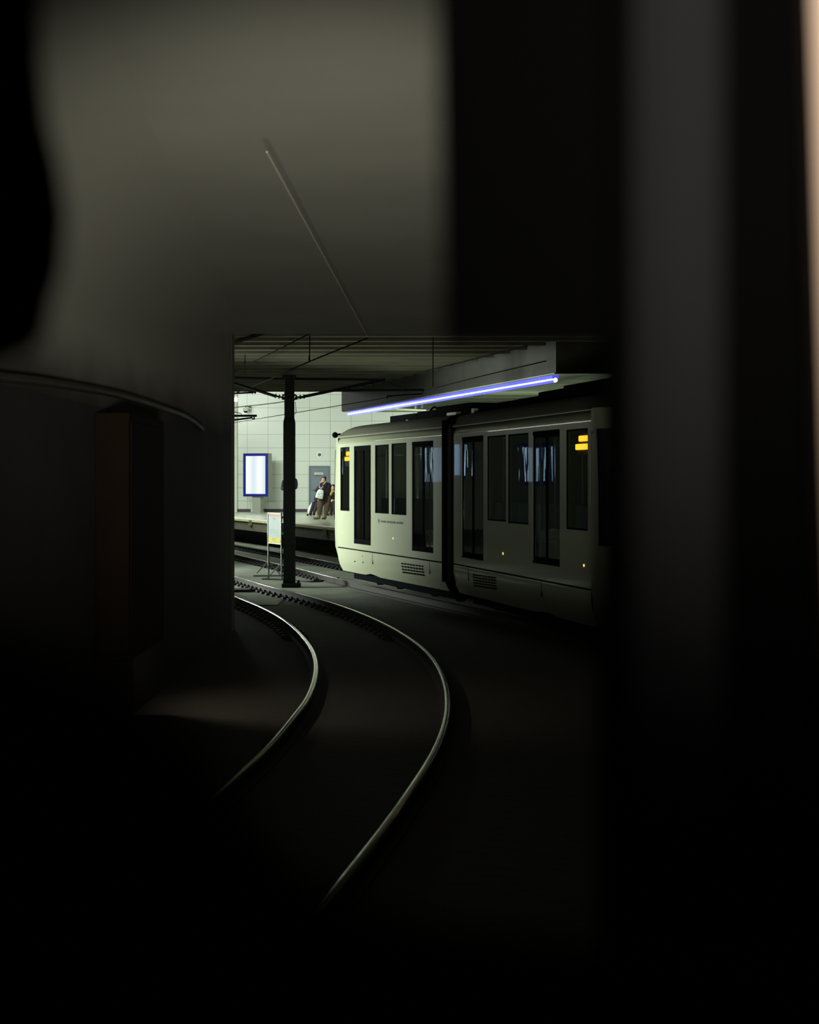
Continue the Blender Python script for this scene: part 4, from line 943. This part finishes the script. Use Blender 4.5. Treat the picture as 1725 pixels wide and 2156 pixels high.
# -- seated people behind
def seated(px, d, label, scarfm=None, lean=0.0, legs=(-.45, .0), hairm='hairb', yaw=-.5):
    x = P(px, 0, d).x; t = thing('person', label, 'person', (x, d, PLZ))
    hc = (0.02+lean, -.05, 1.14); lx = legs
    B = [((lean*.9, 0, .98), .05, (lean, -.02, 1.06), .05), ((0, .05, .52), .13, (lean*.8, .02, .92), .13), ((-.08, 0, .50), .085, (-.10+lx[0]*.5, -.30, .50), .06), ((-.10+lx[0]*.5, -.30, .50), .055, (-.08+lx[0], -.38, .07), .04),
         ((.09, 0, .50), .085, (.06+lx[0]*.5, -.36, .50), .06), ((.06+lx[0]*.5, -.36, .5), .055, (.06+lx[0], -.45, .07), .04), ((-.08+lx[0], -.38, .06), .04, (-.16+lx[0], -.50, .035), .03), ((.06+lx[0], -.45, .06), .04, (-.02+lx[0], -.57, .035), .03),
         ((-.17+lean, 0, .90), .055, (-.20, -.12, .66), .045), ((-.20, -.12, .66), .04, (-.08, -.32, .62), .03), ((.17+lean, 0, .90), .055, (.20, -.12, .66), .045), ((.2, -.12, .66), .04, (.06, -.32, .62), .03)]
    B += hand((-.08, -.32, .62), (.7, -.5, 0), (0, .3, 1), .6)+hand((.06, -.32, .62), (-.7, -.5, .1), (0, -.3, 1), .6)
    caps(B, 'body', M['skin'], t, 0.009, balls=headL(hc, yaw)); face(t, hc, yaw, hairm, True)
    caps([((0, .04, .50), .17, (lean*.8, .02, .86), .17), ((-.15+lean, 0, .88), .085, (.15+lean, 0, .88), .085), ((-.17+lean, 0, .88), .08, (-.20, -.12, .66), .066), ((-.2, -.12, .66), .062, (-.10, -.29, .62), .048), ((.17+lean, 0, .88), .08, (.2, -.12, .66), .066), ((.2, -.12, .66), .062, (.08, -.29, .62), .048)], 'jacket', M['coat'], t, 0.014)
    caps([((-.08, 0, .50), .11, (-.10+lx[0]*.5, -.30, .50), .085), ((-.10+lx[0]*.5, -.30, .50), .082, (-.08+lx[0], -.38, .12), .062), ((.09, 0, .50), .11, (.06+lx[0]*.5, -.36, .50), .085), ((.06+lx[0]*.5, -.36, .50), .082, (.06+lx[0], -.45, .12), .062)], 'trousers', M['coat'], t, 0.013)
    for a in ((-.08+lx[0], -.38), (.06+lx[0], -.45)): caps([((a[0], a[1], .06), .05, (a[0]-.12, a[1]-.13, .042), .04)], 'shoe', M['black'], t, 0.011)
    if scarfm: caps([((-.06+lean, -.08, .98), .05, (.08+lean, -.07, .98), .045), ((-.02+lean, -.12, .96), .045, (-.10+lean, -.17, .78), .035)], 'scarf', M[scarfm], t, 0.011)
    return t
SDp = 66.0
seated(701.5, SDp, 'person with dark hair and yellow scarf seated beside the tram nose', 'yscarf', lean=-.02, legs=(.02, 0))
seated(675, SDp, 'person in black seated behind the standing one, legs stretched out left', None, lean=0.05, legs=(-.30, 0))
# bench
bx0, bx1 = P(674, 0, SDp).x-0.05, P(722, 0, SDp).x
bn = thing('platform_bench', 'metal waiting bench with looped armrests near the tram nose', 'bench', ((bx0+bx1)/2, SDp, PLZ))
MB().box(bx0, bx1, SDp-.25, SDp+.22, PLZ+.37, PLZ+.40).build('seat', M['grey'], bn, bevel=0.008)
MB().box(bx0, bx1, SDp+.22, SDp+.25, PLZ+.42, PLZ+.80).build('backrest', M['grey'], bn, bevel=0.008)
for xx in (bx0+.12, (bx0+bx1)/2, bx1-.12):
    MB().tube([(xx, SDp+.15, PLZ), (xx, SDp+.15, PLZ+.37)], 0.03, 8).build('leg', M['grey'], bn); MB().tube([(xx, SDp-.18, PLZ), (xx, SDp-.18, PLZ+.37)], 0.03, 8).build('leg', M['grey'], bn)
for xx in (bx1-.62, bx1-.32, bx1-.02):
    q = [Vector((xx-.12, SDp-.27, PLZ+.38))+Vector((0.24*f, 0, 0.19*math.sin(math.pi*f)**.4)) for f in [i/8 for i in range(9)]]
    MB().tube(q, 0.016, 8).build('armrest', M['white'], bn, smooth=True)
# white plastic sack on the floor
sx = P(657.5, 0, 68.0).x; k = MB(); rings = []
for (z, r_) in ((0, .12), (.03, .17), (.16, .19), (.30, .15), (.40, .09), (.46, .035), (.50, .06)):
    rings.append([(sx+r_*math.cos(2*math.pi*i/18)*(1+.08*math.sin(5*i)), 68.0+r_*.8*math.sin(2*math.pi*i/18), PLZ+z) for i in range(18)])
k.loft(rings, closed=True, caps=True); o = k.build('plastic_sack', M['bag'], smooth=True); rehome(o, (sx, 68.0, PLZ)); tag(o, 'tied white plastic sack on the platform floor in front of the door', 'sack')

# ================================================================== driver cab in the foreground (the camera looks out of it)
cab = thing('driver_cab', 'dark out of focus tram cab interior framing the whole view', 'tram cab', (0, 0, -0.15))
def cx_(px, d): return (px-CX)/FPX*d
def cz_(py, d): return CH+(HY-py)/FPX*d
MB().box(-1.2, 1.2, -1.6, 0.95, -0.15, 0.95).build('cab_base', M['cabblack'], cab)
MB().box(-1.2, 1.2, -1.6, 1.0, 3.10, 3.22).build('cab_roof', M['cabblack'], cab)
MB().box(-1.2, 1.2, -1.6, -1.55, 0.95, 3.10).build('rear_partition', M['cabblack'], cab)
MB().box(-1.2, 1.2, 0.88, 0.95, 0.95, 1.70).build('front_wall', M['cabblack'], cab)
MB().box(-1.2, -1.15, -1.55, 0.95, 0.95, 3.10).build('side_wall', M['cabblack'], cab)
MB().box(1.15, 1.2, -1.55, 0.95, 0.95, 3.10).build('side_wall', M['cabblack'], cab)
DP = 0.80
# right pillar: black, with a rounded dark grey trim running down it
xa, xb = cx_(1287, DP), cx_(1692, DP)
k = MB(); n = 10
k.box(xa, xb, DP, DP+0.06, 0.95, 3.10); k.box(xb-0.001, 0.5, DP+0.01, DP+0.06, 0.95, 3.10); pil = k.build('window_pillar', M['cabblack'], cab)
k = MB(); x0, x1 = cx_(1335, DP), cx_(1520, DP)
k.loft([[(x0+(x1-x0)*i/8, DP-0.002-0.008*math.sin(math.pi*i/8), z) for i in range(9)]+[(x1, DP, z), (x0, DP, z)] for z in (0.95, 1.6, 2.0, 2.4, 3.10)], closed=True, caps=True)
tr_ = k.build('grey_trim_strip', M['cabgrey'], pil, smooth=True); tr_['label'] = 'dark grey vertical trim strip'
# beige panel at the frame's right edge, set a touch behind so it reads past the pillar
k = MB(); xt0, xb0 = cx_(1678, DP), cx_(1722, DP)
k.hexa([(cx_(1760, DP), DP-0.03, 1.9), (0.42, DP-0.03, 1.9), (0.42, DP-0.005, 1.9), (cx_(1760, DP), DP-0.005, 1.9),
        (cx_(1663, DP), DP-0.03, 2.62), (0.42, DP-0.03, 2.62), (0.42, DP-0.005, 2.62), (cx_(1663, DP), DP-0.005, 2.62)])
o = k.build('beige_side_panel', M['cabbeige'], cab); o['label'] = 'lit beige panel at the right edge'
# black sheet added at the top where the window reflection ends
k = MB(); zb_ = cz_(722, DP); xl0, xl1 = cx_(916, DP), cx_(934, DP)
k.hexa([(xl1, DP+0.01, zb_), (xa+0.02, DP+0.01, zb_), (xa+0.02, DP+0.02, zb_), (xl1, DP+0.02, zb_), (xl0-0.008, DP+0.01, 3.10), (xa+0.02, DP+0.01, 3.10), (xa+0.02, DP+0.02, 3.10), (xl0-0.008, DP+0.02, 3.10)])
o = k.build('glow_edge_sheet', M['cabblack'], cab); o['label'] = 'black sheet added at the right edge of the ceiling glow'
# black curtain gathered at the left
edge = [(3.10, 50), (cz_(0, DP), 78), (cz_(120, DP), 80), (cz_(250, DP), 96), (cz_(350, DP), 122), (cz_(450, DP), 136), (cz_(560, DP), 128), (cz_(640, DP), 104), (cz_(700, DP), 92), (cz_(740, DP), 60), (cz_(770, DP), -20)]
k = MB(); front = []; 
rings = []
for z, px in edge:
    xr = cx_(px, DP); r = []
    for i in range(13): f = i/12; r.append((-0.62+(xr+0.62)*f, DP+0.012*math.sin(f*22), z))
    for i in range(12, -1, -1): f = i/12; r.append((-0.62+(xr+0.62)*f, DP+0.006+0.012*math.sin(f*22), z))
    rings.append(r)
k.loft(rings, closed=True, caps=True); o = k.build('curtain', M['cabblack'], cab, smooth=True); o['label'] = 'black curtain gathered at the left'
# window glass
o = MB().box(-1.1, 1.1, 0.90, 0.905, 1.70, 3.08).build('window_glass', M['glass_clear'], cab)
# near black cowl added to fade out the rails towards the camera
k = MB(); DN = 0.40
top = [(-500, 1250), (0, 1330), (200, 1410), (380, 1540), (480, 1690), (570, 1800), (700, 1895), (900, 1960), (1290, 2010), (2300, 2040)]
k.loft([[(cx_(x, DN), DN-0.01, cz_(y, DN)) for x, y in top], [(cx_(x, DN), DN+0.05, cz_(y, DN)-0.012) for x, y in top], [(cx_(x, DN), DN+0.05, 1.5) for x, y in top], [(cx_(x, DN), DN-0.01, 1.5) for x, y in top], [(cx_(x, DN), DN-0.01, cz_(y, DN)) for x, y in top]])
k.build('rail_fade_cowl', M['cabblack'], cab)
# housing of the added light for the tunnel ceiling glow, and a dome lamp inside
k = MB(); k.tube([(0.1, 0.95, 0.98), (0.1, 1.16, 1.02)], [0.10, 0.14], 20); k.build('added_glow_lamp', M['cabblack'], cab)
k = MB(); k.tube([(0.19, 0.14, 3.10), (0.19, 0.14, 2.52)], 0.012, 10); k.tube([(0.19, 0.08, 2.5), (0.19, 0.15, 2.5)], [0.02, 0.04], 14); k.build('dome_lamp', M['cabblack'], cab)
